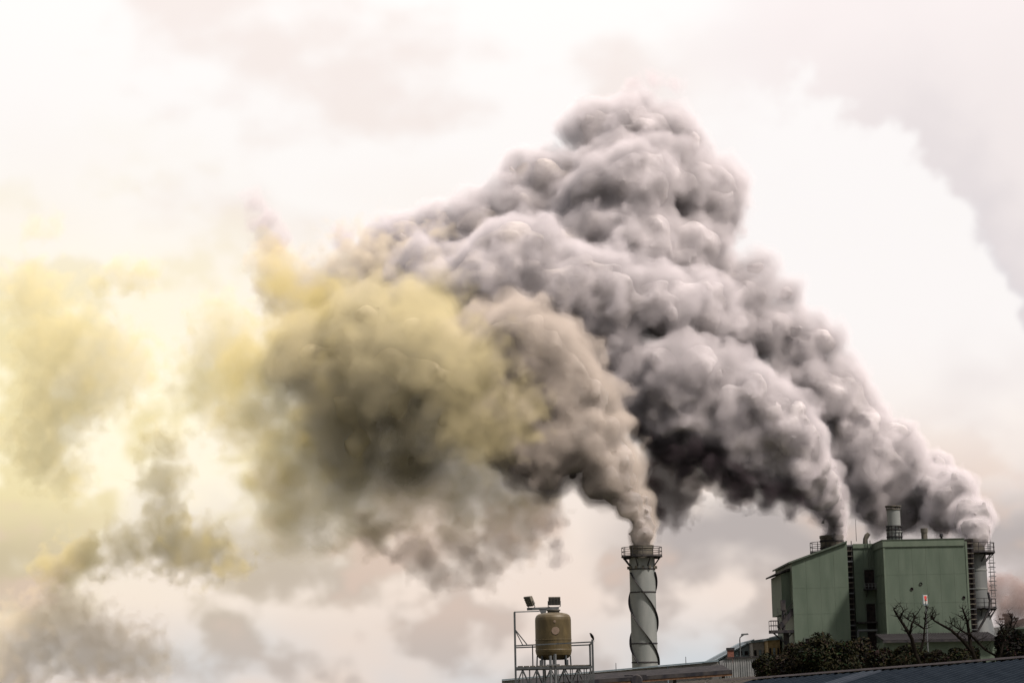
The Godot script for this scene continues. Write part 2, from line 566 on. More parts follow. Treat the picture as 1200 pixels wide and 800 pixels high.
	hexa(st, [Vector3(a0, at(0, 737, da).y, -da), Vector3(l0 + 0.5, at(0, 737, da).y, -da), Vector3(l0 + 0.5, at(0, 737, da).y, -da - 10), Vector3(a0, at(0, 737, da).y, -da - 10),
		Vector3(a0, ay0, -da), Vector3(l0 + 0.5, ay1 - 0.1, -da), Vector3(l0 + 0.5, ay1 - 0.1, -da - 10), Vector3(a0, ay0, -da - 10)])
	part("side_wing", st, green, t)
	st = mb()
	var a1 := at(909, 672.5, da).x
	hexa(st, [Vector3(a1, ay0 - 0.1, -da + 0.4), Vector3(l0 - 0.06, ay1 - 0.1, -da + 0.4), Vector3(l0 - 0.06, ay1 - 0.1, -da - 10), Vector3(a1, ay0 - 0.1, -da - 10),
		Vector3(a1, ay0 + 0.08, -da + 0.4), Vector3(l0 - 0.06, ay1 + 0.15, -da + 0.4), Vector3(l0 - 0.06, ay1 + 0.15, -da - 10), Vector3(a1, ay0 + 0.08, -da - 10)])
	part("roof", st, mats.roof_dark, t)
	# platform hung on the left side, with railing, stair, post and pipe
	var dp := 250.6
	var pa := at(903, 739, dp)
	var pb := at(930, 739.5, dp)
	st = mb()
	box(st, Vector3(pa.x, pa.y - 0.28, -dp - 1.6), Vector3(pb.x, pa.y + 0.05, -dp + 0.6))
	part("platform", st, mats.dark_steel, t)
	st = mb()
	for z in [-dp + 0.55, -dp - 1.55]:
		for k in 3:
			var px := lerpf(pa.x + 0.06, pa.x + 1.15, k / 2.0)
			bar(st, Vector3(px, pa.y, z), Vector3(px, pa.y + 1.15, z), 0.06)
		for y in [0.6, 1.15]:
			bar(st, Vector3(pa.x + 0.03, pa.y + y, z), Vector3(pa.x + 1.18, pa.y + y, z), 0.06)
	for y in [0.6, 1.15]:
		bar(st, Vector3(pa.x + 0.06, pa.y + y, -dp + 0.55), Vector3(pa.x + 0.06, pa.y + y, -dp - 1.55), 0.06)
	bar(st, Vector3(pa.x + 1.0, pa.y + 0.5, -dp), Vector3(pa.x + 0.95, pa.y + 2.6, -dp), 0.05)
	part("railing", st, mats.dark_steel, t)
	st = mb()
	var u0 := at(913, 736, dp)
	var u1 := at(930.5, 715, dp)
	bar(st, u0, u1, 0.9, 0.5)
	for k in 9:
		boxc(st, u0.lerp(u1, (k + 0.5) / 9.0) + Vector3(0, 0.3, 0), Vector3(0.24, 0.05, 0.9))
	bar(st, u0 + Vector3(0, 1.0, 0.4), u1 + Vector3(0, 1.0, 0.4), 0.07)
	for k in 5:
		var q := u0.lerp(u1, k / 4.0) + Vector3(0, 0, 0.4)
		bar(st, q, q + Vector3(0, 1.0, 0), 0.06)
	part("stair", st, mats.dark_steel, t)
	st = mb()
	tube(st, [at(918.5, 738, dp), at(918.5, 706, dp)], [0.2, 0.2], 10)
	boxc(st, at(918, 709, dp), Vector3(0.55, 1.2, 0.5))
	part("pipe", st, mats.dark_steel, t)
	st = mb()
	var po := at(921.5, 741, dp + 0.5)
	box(st, Vector3(po.x - 0.3, 0, po.z - 0.3), Vector3(po.x + 0.3, po.y, po.z + 0.3))
	bar(st, at(906, 741, dp), at(919, 752, dp), 0.16)
	bar(st, at(929, 741, dp), at(923, 748, dp), 0.14)
	part("post", st, mats.dark_steel, t)
	# low annex along the foot of the main block, running on to the right
	var dx := 241.0
	var x0 := at(1036, 750, dx).x
	var x1 := at(1170, 750, dx).x
	var ey := at(1100, 750.5, dx).y
	var wy := at(1100, 741.5, dm - 0.2).y
	st = mb()
	box(st, Vector3(x0, 0, -dm + 0.08), Vector3(x1 - 0.2, ey - 0.05, -dx))
	part("annex_wall", st, green, t)
	st = mb()
	hexa(st, [Vector3(x0 - 0.1, ey, -dx + 0.5), Vector3(x1, ey, -dx + 0.5), Vector3(x1, wy - 0.15, -dm + 0.12), Vector3(x0 - 0.1, wy - 0.15, -dm + 0.12),
		Vector3(x0 - 0.1, ey + 0.16, -dx + 0.5), Vector3(x1, ey + 0.16, -dx + 0.5), Vector3(x1, wy, -dm + 0.12), Vector3(x0 - 0.1, wy, -dm + 0.12)])
	for k in 44:                   # ribs of the sheet roof
		var px := lerpf(x0, x1 - 0.1, k / 43.0)
		bar(st, Vector3(px, ey + 0.17, -dx + 0.48), Vector3(px, wy + 0.02, -dm + 0.14), 0.06, 0.06)
	part("annex_roof", st, mats.roof_dark, t)
	st = mb()
	bar(st, Vector3(x0 - 0.2, ey - 0.04, -dx + 0.6), Vector3(x1 + 0.1, ey - 0.04, -dx + 0.6), 0.22, 0.2)
	part("gutter", st, mats.dark_steel, t)
	# what stands on the roof
	var vb := at(1049, 634, 250)
	st = mb()
	var vtop := at(1049, 592.5, 250).y - vb.y
	lathe(st, vb, [[0.82, -0.2], [0.82, 1.0], [0.9, 1.0], [0.9, 1.15], [0.78, 1.15], [0.76, vtop - 0.5], [0.0, vtop - 0.5]], 24)
	var vs := part("vent_stack", st, mats.stack_grey, t)
	st = mb()
	for k in 12:
		var w := TAU * k / 12
		var q := vb + Vector3(cos(w), 0, sin(w)) * 0.86
		bar(st, q + Vector3(0, -0.2, 0), q + Vector3(0, 1.7, 0), 0.09)
	for y in [0.5, 1.3, 1.72]:
		ring_rail(st, vb + Vector3(0, y, 0), 0.9, 0.12, 16)
	part("vent_base", st, mats.dark_steel, t)
	st = mb()
	lathe(st, vb, [[0.78, vtop - 0.52], [0.84, vtop - 0.5], [0.84, vtop - 0.36], [0.0, vtop - 0.36]], 24)
	lathe(st, vb, [[0.0, vtop - 0.14], [0.95, vtop - 0.14], [0.95, vtop - 0.02], [0.0, vtop + 0.06]], 24)
	for k in 6:
		var w := TAU * k / 6
		var q := vb + Vector3(cos(w), 0, sin(w)) * 0.74
		bar(st, q + Vector3(0, vtop - 0.4, 0), q + Vector3(0, vtop - 0.1, 0), 0.1)
	part("vent_cap", st, mats.sooty_steel, t)
	var wb := at(1084, 634, 251)
	st = mb()
	lathe(st, wb, [[0.36, -0.2], [0.36, 1.0], [0.42, 1.0], [0.42, 1.5], [0.0, 1.55]], 16)
	part("small_vent", st, mats.sooty_steel, t)
	wb = at(1104, 634, 251)
	st = mb()
	lathe(st, wb, [[0.12, -0.2], [0.12, 0.5], [0.24, 0.55], [0.2, 0.85], [0.0, 0.95]], 12)
	part("small_vent", st, mats.dark_steel, t)


# an opening in a wall that faces the eye: dark reveal, frame, and what stands inside
func opening(t: Node3D, called: String, u0: float, v0: float, u1: float, v1: float, d: float) -> void:
	var a := at(u0, v0, d)
	var b := at(u1, v1, d)
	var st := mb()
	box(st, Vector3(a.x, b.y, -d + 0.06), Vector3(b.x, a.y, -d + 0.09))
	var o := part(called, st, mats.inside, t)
	st = mb()
	for x in [a.x, b.x]:
		box(st, Vector3(x - 0.07, b.y - 0.07, -d + 0.05), Vector3(x + 0.07, a.y + 0.07, -d + 0.2))
	box(st, Vector3(a.x + 0.07, a.y - 0.07, -d + 0.05), Vector3(b.x - 0.07, a.y + 0.07, -d + 0.2))
	box(st, Vector3(a.x + 0.07, b.y - 0.07, -d + 0.05), Vector3(b.x - 0.07, b.y + 0.07, -d + 0.2))
	part("frame", st, mats.green_dark, o)
	st = mb()
	var mid := (a.x + b.x) / 2
	bar(st, Vector3(mid, b.y + 0.05, -d + 0.13), Vector3(mid, a.y - 0.05, -d + 0.13), 0.07)
	var n := int((a.y - b.y) / 0.8)
	for k in n:
		var y := lerpf(b.y, a.y, (k + 1.0) / (n + 1))
		bar(st, Vector3(a.x + 0.06, y, -d + 0.12), Vector3(b.x - 0.06, y, -d + 0.12), 0.05)
	part("bars", st, mats.inside, o)


# like lathe, about an axis along z
func lathe_z(st: SurfaceTool, c: Vector3, prof: Array, sides := 16) -> void:
	for k in prof.size() - 1:
		for j in sides:
			var q := []
			for e in [[k, j], [k + 1, j], [k + 1, j + 1], [k, j + 1]]:
				var w: float = TAU * e[1] / sides
				q.append(c + Vector3(cos(w) * prof[e[0]][0], sin(w) * prof[e[0]][0], prof[e[0]][1]))
			quad4(st, q[0], q[3], q[2], q[1])


# ------------------------------------------------------------------ smokestacks

# the fin that winds down a stack
func strake(st: SurfaceTool, c: Vector3, r: float, y0: float, y1: float, pitch: float, phase: float, out_by: float) -> void:
	var n := int((y1 - y0) / pitch * 40)
	for k in n:
		var q := []
		for e in [k, k + 1]:
			var y := lerpf(y0, y1, float(e) / n)
			var w := phase - TAU * y / pitch
			var d := Vector3(cos(w), 0, -sin(w))
			q.append(c + d * (r - 0.05) + Vector3(0, y, 0))
			q.append(c + d * (r + out_by) + Vector3(0, y, 0))
		var up := Vector3(0, 0.035, 0)
		hexa(st, [q[0] - up, q[1] - up, q[3] - up, q[2] - up, q[0] + up, q[1] + up, q[3] + up, q[2] + up])


func gallery(t: Node3D, c: Vector3, r0: float, r1: float, from := 0.0, to := TAU, sides := 24, h := 1.1) -> void:
	# a round gallery at c: deck, railing round the outside, brackets under it
	var st := mb()
	for j in sides:
		var w0 := lerpf(from, to, float(j) / sides)
		var w1 := lerpf(from, to, float(j + 1) / sides)
		var d0 := Vector3(cos(w0), 0, -sin(w0))
		var d1 := Vector3(cos(w1), 0, -sin(w1))
		var lo := Vector3(0, -0.09, 0)
		var hi := Vector3(0, 0.06, 0)
		hexa(st, [c + d0 * r0 + lo, c + d0 * r1 + lo, c + d1 * r1 + lo, c + d1 * r0 + lo, c + d0 * r0 + hi, c + d0 * r1 + hi, c + d1 * r1 + hi, c + d1 * r0 + hi])
	var deck := part("gallery", st, mats.dark_steel, t)
	st = mb()
	for j in sides + 1:
		if j % 2 == 1 or (j == sides and to - from > 6.2):
			continue
		var w := lerpf(from, to, float(j) / sides)
		var d := Vector3(cos(w), 0, -sin(w)) * (r1 - 0.06)
		bar(st, c + d, c + d + Vector3(0, h, 0), 0.065)
	for y in [0.15, h * 0.55, h]:
		for j in sides:
			var w0 := lerpf(from, to, float(j) / sides)
			var w1 := lerpf(from, to, float(j + 1) / sides)
			bar(st, c + Vector3(cos(w0), 0, -sin(w0)) * (r1 - 0.06) + Vector3(0, y, 0), c + Vector3(cos(w1), 0, -sin(w1)) * (r1 - 0.06) + Vector3(0, y, 0), 0.06)
	part("railing", st, mats.dark_steel, deck)
	var m := maxi(2, int((to - from) / 0.7))
	for j in m:
		st = mb()
		var w := lerpf(from, to, (j + 0.5) / m)
		var d := Vector3(cos(w), 0, -sin(w))
		bar(st, c + d * r0 + Vector3(0, -1.1, 0), c + d * (r1 - 0.1) + Vector3(0, -0.1, 0), 0.1)
		bar(st, c + d * (r0 - 0.05) + Vector3(0, -0.18, 0), c + d * (r1 - 0.1) + Vector3(0, -0.18, 0), 0.1, 0.14)
		part("bracket", st, mats.dark_steel, deck)


func make_left_stack() -> void:
	var d := 240.0
	var c := at(756.0, 780, d)
	c.y = 0
	var y := func(v: float) -> float: return at(754, v, d).y
	var t := thing("smokestack", "tall grey steel smokestack with spiral fins, standing alone on the left of the mill", "smokestack", c)
	var r := 30.0 / 2 * d / FOCAL
	var st := mb()
	var top: float = y.call(639.0)
	lathe(st, c, [[r * 1.06, 0], [r, 3], [r, y.call(654.0)]], 48)
	part("shaft", st, mats.stack_grey, t)
	st = mb()
	lathe(st, c, [[r * 0.9, y.call(654.0)], [r * 0.91, top - 0.4], [r * 0.96, top - 0.36], [r * 0.96, top], [r * 0.86, top], [r * 0.84, top - 3.0], [0.0, top - 3.0]], 48)
	part("mouth", st, mats.sooty_steel, t)
	for v in [667.0, 694.0, 754.0, 776.0]:
		st = mb()
		var yy: float = y.call(v)
		lathe(st, c, [[r, yy - 0.07], [r + 0.05, yy - 0.06], [r + 0.05, yy + 0.06], [r, yy + 0.07]], 48)
		part("band", st, mats.dark_steel, t)
	for k in 12:                   # bolt lugs under the gallery
		var w := TAU * k / 12
		var q := c + Vector3(cos(w), 0, sin(w)) * (r + 0.12)
		st = mb()
		boxc(st, q + Vector3(0, y.call(665.0), 0), Vector3(0.24, 0.3, 0.24))
		part("lug", st, mats.sooty_steel, t)
	for k in 3:
		st = mb()
		strake(st, c, r, y.call(779.0), y.call(671.0), 13.4, TAU * k / 3.0 + 0.35, 0.24)
		part("fin", st, mats.dark_steel, t)
	gallery(t, c + Vector3(0, y.call(652.0), 0), r * 0.98, 48.0 / 2 * d / FOCAL, 0, TAU, 24, 1.0)


func make_middle_stack() -> void:
	var d := 264.0
	var c := at(978, 700, d)
	c.y = 0
	var y := func(v: float) -> float: return at(978, v, d).y
	var t := thing("smokestack", "short dark stack mouth rising behind the sloping left roof of the green boiler house", "smokestack", c)
	var r := 27.0 / 2 * d / FOCAL
	var top: float = y.call(627.5)
	var st := mb()
	lathe(st, c, [[r, 0], [r, top - 0.35], [r * 1.05, top - 0.32], [r * 1.05, top], [r * 0.92, top], [r * 0.9, top - 3], [0, top - 3]], 40)
	part("shaft", st, mats.sooty_steel, t)
	for v in [634.0, 642.0]:
		st = mb()
		var yy: float = y.call(v)
		lathe(st, c, [[r, yy - 0.11], [r + 0.07, yy - 0.1], [r + 0.07, yy + 0.1], [r, yy + 0.11]], 40)
		part("band", st, mats.dark_steel, t)
	gallery(t, c + Vector3(0, y.call(647.0), 0), r * 0.98, r + 1.3, PI * 0.55, PI * 1.5, 14, 1.2)


func make_right_stack() -> void:
	var d := 253.0
	var c := at(1149, 760, d)
	c.y = 0
	var y := func(v: float) -> float: return at(1147, v, d).y
	var t := thing("smokestack", "pale steel stack with galleries and ladders at the right end of the green boiler house", "smokestack", c)
	var r := 25.0 / 2 * d / FOCAL
	var top: float = y.call(631.5)
	var st := mb()
	lathe(st, c, [[r * 1.75, 0], [r * 1.62, y.call(750.0)], [r, y.call(715.0)], [r, y.call(650.0)]], 40)
	part("shaft", st, mats.stack_pale, t)
	st = mb()
	lathe(st, c, [[r * 0.94, y.call(650.0)], [r * 0.94, top - 0.2], [r, top - 0.2], [r, top], [r * 0.86, top], [r * 0.84, top - 3], [0, top - 3]], 40)
	part("mouth", st, mats.sooty_steel, t)
	for v in [668.0, 690.0, 716.0]:
		st = mb()
		var yy: float = y.call(v)
		lathe(st, c, [[r, yy - 0.09], [r + 0.05, yy - 0.08], [r + 0.05, yy + 0.08], [r, yy + 0.09]], 40)
		part("band", st, mats.stack_grey, t)
	for k in 2:
		st = mb()
		strake(st, c, r, y.call(712.0), y.call(652.0), -13.0, 1.2 + PI * k, 0.3)
		part("fin", st, mats.dark_steel, t)
	gallery(t, c + Vector3(0, y.call(647.5), 0), r * 0.98, 2.35, 0, TAU, 24, 1.1)
	gallery(t, c + Vector3(0, y.call(713.0), 0), r * 0.98, 2.2, -1.9, 1.0, 12, 1.1)
	st = mb()                      # lightning rod on the upper railing
	var q := c + Vector3(1.75, y.call(647.5), 0.6)
	tube(st, [q, q + Vector3(0, 2.6, 0)], [0.045, 0.025], 6)
	part("lightning_rod", st, mats.dark_steel, t)
	# caged ladder on the right
	st = mb()
	var lx := r + 0.55
	for s in [-0.22, 0.22]:
		bar(st, c + Vector3(lx + s, y.call(700.0), 0.5), c + Vector3(lx + s, y.call(648.0), 0.5), 0.06)
	for k in 15:
		var yy: float = lerpf(y.call(699.0), y.call(650.0), k / 14.0)
		bar(st, c + Vector3(lx - 0.22, yy, 0.5), c + Vector3(lx + 0.22, yy, 0.5), 0.045)
	part("ladder", st, mats.galvanised, t)
	for k in 7:
		st = mb()
		var yy: float = lerpf(y.call(692.0), y.call(660.0), k / 6.0)
		ring_rail(st, c + Vector3(lx, yy, 0.5), 0.42, 0.06, 10)
		part("cage_hoop", st, mats.galvanised, t)
	# dark cable tower between the stack and the boiler house
	var ca := at(1136, 700, 247)
	var ct := at(1136, 631, 247).y
	st = mb()
	box(st, Vector3(ca.x - 0.1, 4, -248.6), Vector3(ca.x + 0.75, ct - 0.2, -247.5))
	part("cable_tray", st, mats.inside, t)
	st = mb()
	for s in [-0.15, 0.8]:
		bar(st, Vector3(ca.x + s, 4, -247.3), Vector3(ca.x + s, ct, -247.3), 0.11)
	part("tray_rail", st, mats.dark_steel, t)
	for k in 20:
		st = mb()
		var yy := ct - 0.5 - k * 0.58
		bar(st, Vector3(ca.x - 0.2, yy, -247.25), Vector3(ca.x + 0.85, yy, -247.25), 0.1)
		part("tray_bar", st, mats.galvanised if k % 4 == 1 else mats.sooty_steel, t)
	# bent pipe down to the base
	st = mb()
	tube(st, [at(1158.5, 694, 250.5), at(1160.5, 703, 250.4), at(1160, 714, 250.3), at(1154, 726, 250.2), at(1146, 740, 250.2), at(1145, 760, 250.2)], [0.14, 0.14, 0.14, 0.14, 0.14, 0.14], 8)
	part("pipe", st, mats.dark_steel, t)
	st = mb()
	bar(st, at(1167, 714, 252), at(1159, 728, 252), 0.12)
	bar(st, at(1158, 733, 252), at(1166, 744, 252), 0.22)
	part("brace", st, mats.dark_steel, t)


# ------------------------------------------------------------------ sheds and roofs in front

# a straight slab between four corners (clockwise seen from the face), so many metres thick behind that face
func slab(st: SurfaceTool, a: Vector3, b: Vector3, c: Vector3, d: Vector3, thick: float) -> void:
	var n := (c - a).cross(b - a).normalized() * -thick
	quad4(st, a, b, c, d)
	quad4(st, d + n, c + n, b + n, a + n)
	for e in [[a, b], [b, c], [c, d], [d, a]]:
		quad4(st, e[0], e[0] + n, e[1] + n, e[1])


# corrugated sheets side by side over a roof plane given by its upper edge a-b and the way down; each sheet a part
func sheets(t: Node3D, called: String, m: Array, a: Vector3, b: Vector3, down: Vector3, count: int, ribs: int, high: float, rng: RandomNumberGenerator) -> void:
	var n := down.cross(b - a).normalized()
	if n.y < 0:
		n = -n
	for k in count:
		var p := a.lerp(b, float(k) / count)
		var q := a.lerp(b, float(k + 1) / count)
		var lift := n * (0.004 + 0.012 * (k % 2))
		var st := mb()
		var profile := []           # trapezoid ribs
		for r in ribs:
			profile.append_array([[(r + 0.05) / ribs, 0.0], [(r + 0.4) / ribs, 0.0], [(r + 0.52) / ribs, high], [(r + 0.83) / ribs, high], [(r + 0.95) / ribs, 0.0]])
		profile.append([1.0, 0.0])
		for j in profile.size() - 1:
			var e0: Vector3 = p.lerp(q, profile[j][0]) + n * profile[j][1] + lift
			var e1: Vector3 = p.lerp(q, profile[j + 1][0]) + n * profile[j + 1][1] + lift
			quad4(st, e0 + down, e0, e1, e1 + down)
		part(called, st, m[rng.randi() % m.size()], t)


func make_long_shed() -> void:
	# a long low shed across the foot of the left stack; its grey fascia rises to the right
	var d := 140.0
	var a := at(588, 797.5, d)
	var b := at(842, 775, d)
	var h := 0.66
	var t := thing("long_shed", "long low shed with a plain grey fascia in front of the left smokestack", "shed", Vector3((a.x + b.x) / 2, 0, -d))
	var st := mb()
	hexa(st, [Vector3(a.x, 0, -d - 0.2), Vector3(b.x, 0, -d - 0.2), Vector3(b.x, 0, -d - 26), Vector3(a.x, 0, -d - 26),
		Vector3(a.x, a.y - 0.1, -d - 0.2), Vector3(b.x, b.y - 0.1, -d - 0.2), Vector3(b.x, b.y - 0.1, -d - 26), Vector3(a.x, a.y - 0.1, -d - 26)])
	part("wall", st, mats.concrete, t)
	var n := 6
	for k in n:
		var p := a.lerp(b, float(k) / n) + Vector3(0.015, 0, 0)
		var q := a.lerp(b, float(k + 1) / n) - Vector3(0.015, 0, 0)
		st = mb()
		slab(st, p - Vector3(0, h, 0), p, q, q - Vector3(0, h, 0), 0.18)
		part("fascia_board", st, mats.fascia, t)
	st = mb()
	bar(st, a + Vector3(0, 0.05, 0.04), b + Vector3(0, 0.05, 0.04), 0.3, 0.08)
	part("roof_edge", st, mats.slate_blue, t)
	st = mb()
	hexa(st, [Vector3(a.x, a.y - 0.08, -d - 0.24), Vector3(b.x, b.y - 0.08, -d - 0.24), Vector3(b.x, b.y - 0.08, -d - 26), Vector3(a.x, a.y - 0.08, -d - 26),
		Vector3(a.x, a.y, -d - 0.24), Vector3(b.x, b.y, -d - 0.24), Vector3(b.x, b.y, -d - 26), Vector3(a.x, a.y, -d - 26)])
	part("roof", st, mats.roof_dark, t)
	for u in [722.0, 804.0]:
		st = mb()
		var p := a.lerp(b, (u - 588.0) / 254.0)
		tube(st, [p, p + Vector3(0, 0.5, 0)], [0.025, 0.018], 6)
		part("roof_rod", st, mats.dark_steel, t)
	st = mb()
	var w := a.lerp(b, 0.765)
	tube(st, [w + Vector3(0, 0.0, 0.07), w + Vector3(0, -h - 1.5, 0.07)], [0.045, 0.045], 8)
	part("downpipe", st, mats.slate_blue, t)
	# canopy with a dark gutter that runs below the fascia
	var d2 := 128.0
	var p0 := at(610, 804.5, d2)
	var p1 := at(858, 786.8, d2)
	var c := thing("canopy", "dark gutter and canopy edge running below the long grey fascia", "canopy", Vector3((p0.x + p1.x) / 2, 0, -d2))
	st = mb()
	bar(st, p0, p1, 0.3, 0.22)
	part("gutter", st, mats.dark_steel, c)
	st = mb()
	slab(st, p0 + Vector3(0, 0.05, -0.16), p0 + Vector3(0, 0.5, -6), p1 + Vector3(0, 0.5, -6), p1 + Vector3(0, 0.05, -0.16), 0.1)
	part("roof", st, mats.roof_dark, c)
	st = mb()
	bar(st, p0 + Vector3(0, -0.17, 0.02), p1 + Vector3(0, -0.17, 0.02), 0.2, 0.12)
	part("rusty_trim", st, mats.rust, c)
	for k in 5:
		st = mb()
		var q := p0.lerp(p1, 0.04 + k * 0.23) + Vector3(0, -0.2, -0.3)
		box(st, Vector3(q.x - 0.1, 0, q.z - 0.1), Vector3(q.x + 0.1, q.y, q.z + 0.1))
		part("post", st, mats.dark_steel, c)
	st = mb()                      # a fan housing hung under the canopy
	var f := at(746, 797, d2 - 0.6)
	lathe_z(st, f, [[0.0, 0.25], [0.3, 0.25], [0.36, 0.15], [0.36, -0.2], [0.0, -0.2]], 14)
	bar(st, f + Vector3(-0.7, 0.28, 0), f + Vector3(0.6, 0.28, 0), 0.08)
	part("fan", st, mats.dark_steel, c)


func make_pale_sheds() -> void:
	var rng := RandomNumberGenerator.new()
	rng.seed = 8
	# pale ribbed shed between the long shed and the shrubs
	var d := 134.0
	var a := at(843, 774.5, d)
	var m := at(852, 771.8, d)
	var b := at(915, 769, d)
	var t := thing("pale_shed", "pale grey metal shed with upright sheets and a brick chimney", "shed", Vector3((a.x + b.x) / 2, 0, -d))
	var st := mb()
	box(st, Vector3(a.x, 0, -d - 10), Vector3(b.x, a.y - 0.15, -d - 0.1))
	part("wall", st, mats.concrete, t)
	var n := 9
	for k in n:
		var p := a.lerp(b, float(k) / n)
		var q := a.lerp(b, float(k + 1) / n)
		p.y = lerpf(m.y, b.y, (p.x - m.x) / (b.x - m.x)) if p.x > m.x else lerpf(a.y, m.y, (p.x - a.x) / (m.x - a.x))
		q.y = lerpf(m.y, b.y, (q.x - m.x) / (b.x - m.x)) if q.x > m.x else m.y - 0.05
		st = mb()
		slab(st, Vector3(p.x + 0.01, p.y - 2.2, -d), Vector3(p.x + 0.01, p.y, -d), Vector3(q.x - 0.01, q.y, -d), Vector3(q.x - 0.01, q.y - 2.2, -d), 0.06)
		for r in 3:
			var px := lerpf(p.x, q.x, (r + 0.5) / 3)
			box(st, Vector3(px - 0.02, p.y - 2.2, -d + 0.001), Vector3(px + 0.02, lerpf(p.y, q.y, (r + 0.5) / 3) - 0.01, -d + 0.03))
		part("wall_sheet", st, mats.pale_roof, t)
	st = mb()
	bar(st, m + Vector3(-0.1, 0.05, 0), b + Vector3(0, 0.05, 0), 0.2, 0.09)
	part("roof_edge", st, mats.roof_dark, t)
	var ca := at(853, 759.5, d + 4)
	var cb := at(860.5, 772.5, d + 4)
	st = mb()
	box(st, Vector3(ca.x, cb.y - 1.5, -d - 4.5), Vector3(cb.x, ca.y - 0.12, -d - 4))
	var ch := part("chimney", st, mats.brick, t)
	st = mb()
	box(st, Vector3(ca.x - 0.05, ca.y - 0.12, -d - 4.55), Vector3(cb.x + 0.05, ca.y + 0.04, -d - 3.95))
	part("chimney_cap", st, mats.roof_dark, ch)
	# beige ribbed roof below, in front of it
	var d2 := 118.0
	var r0 := at(795, 799.5, d2)
	var r1 := at(905, 790.5, d2)
	var t2 := thing("beige_roofed_shed", "low shed with a worn beige ribbed roof below the dark canopy", "shed", Vector3((r0.x + r1.x) / 2, 0, -d2 + 3))
	var down := Vector3(-3.2, -1.5, 7.0)
	sheets(t2, "roof_sheet", [mats.beige_roof], r0, r1, down, 6, 3, 0.03, rng)
	st = mb()
	hexa(st, [Vector3(r0.x - 3, 0, -d2 + 6.7), Vector3(r1.x - 3.2, 0, -d2 + 6.7), Vector3(r1.x, 0, -d2 - 0.1), Vector3(r0.x, 0, -d2 - 0.1),
		Vector3(r0.x - 3, r0.y - 1.55, -d2 + 6.7), Vector3(r1.x - 3.2, r1.y - 1.55, -d2 + 6.7), Vector3(r1.x, r1.y - 0.1, -d2 - 0.1), Vector3(r0.x, r0.y - 0.1, -d2 - 0.1)])
	part("wall", st, mats.concrete, t2)


func make_far_mill() -> void:
	# sloping blue-grey roof and the jumble of mill sheds left of the boiler house
	var d := 270.0
	var a := at(842, 775, d)
	var b := at(884, 750.5, d)
	var c := at(914, 749.5, d)
	var t := thing("mill_shed", "blue-grey mill shed with a long roof slope beside the brick chimney", "mill building", Vector3((a.x + c.x) / 2, 0, -d))
	var st := mb()
	hexa(st, [Vector3(a.x, 0, -d), Vector3(b.x, 0, -d), Vector3(b.x, 0, -d - 20), Vector3(a.x, 0, -d - 20),
		Vector3(a.x, a.y, -d), Vector3(b.x, b.y, -d), Vector3(b.x, b.y, -d - 20), Vector3(a.x, a.y, -d - 20)])
	part("wall", st, mats.slate_blue, t)
	st = mb()
	hexa(st, [Vector3(a.x - 0.3, a.y, -d + 0.3), Vector3(b.x, b.y, -d + 0.3), Vector3(b.x, b.y, -d - 20), Vector3(a.x - 0.3, a.y, -d - 20),
		Vector3(a.x - 0.3, a.y + 0.2, -d + 0.3), Vector3(b.x, b.y + 0.2, -d + 0.3), Vector3(b.x, b.y + 0.2, -d - 20), Vector3(a.x - 0.3, a.y + 0.2, -d - 20)])
	part("roof", st, mats.slate_blue, t)
	for k in 3:
		st = mb()
		var p := at(866 + k * 7, 767.5, d - 0.05)
		box(st, Vector3(p.x, p.y, -d + 0.02), Vector3(p.x + 0.45, p.y + 0.5, -d + 0.06))
		part("window", st, mats.inside, t)
	var rows := [[882, 750, 900, 773, 266, "concrete", "flat-topped grey mill block with a dark lower storey, next to the blue-grey roof slope"],
		[900, 747.5, 915, 773, 262, "ochre", "small ochre mill block between the grey block and the boiler house"],
		[912, 744, 934, 773, 272, "pale_roof", "pale grey mill block seen behind the post of the hanging platform"]]
	for r in rows:
		var d2: float = r[4]
		var p := at(r[0], r[1], d2)
		var q := at(r[2], r[3], d2)
		var o := thing("mill_block", r[6], "mill building", Vector3((p.x + q.x) / 2, 0, -d2), "small mill buildings beside the boiler house")
		st = mb()
		box(st, Vector3(p.x, 0, -d2 - 8), Vector3(q.x, p.y - 0.2, -d2))
		part("wall", st, mats[r[5]], o)
		st = mb()
		hexa(st, [Vector3(p.x - 0.2, p.y - 0.3, -d2 + 0.3), Vector3(q.x + 0.2, p.y - 0.2, -d2 + 0.3), Vector3(q.x + 0.2, p.y - 0.2, -d2 - 8), Vector3(p.x - 0.2, p.y - 0.3, -d2 - 8),
			Vector3(p.x - 0.2, p.y - 0.05, -d2 + 0.3), Vector3(q.x + 0.2, p.y + 0.2, -d2 + 0.3), Vector3(q.x + 0.2, p.y + 0.2, -d2 - 8), Vector3(p.x - 0.2, p.y - 0.05, -d2 - 8)])
		part("roof", st, mats.slate_blue, o)
		for k in 3:
			st = mb()
			var x := lerpf(p.x, q.x, (k + 0.25) / 3.0)
			box(st, Vector3(x, p.y - 2.2, -d2 + 0.01), Vector3(x + (q.x - p.x) / 6.0, p.y - 1.2, -d2 + 0.06))
			part("window", st, mats.inside if k != 1 else mats.slate_blue, o)
		st = mb()
		box(st, Vector3(p.x + 0.1, p.y - 4.2, -d2 + 0.01), Vector3(q.x - 0.1, p.y - 2.5, -d2 + 0.2))
		part("lower_storey", st, mats.green_dark if r[5] != "pale_roof" else mats.concrete, o)


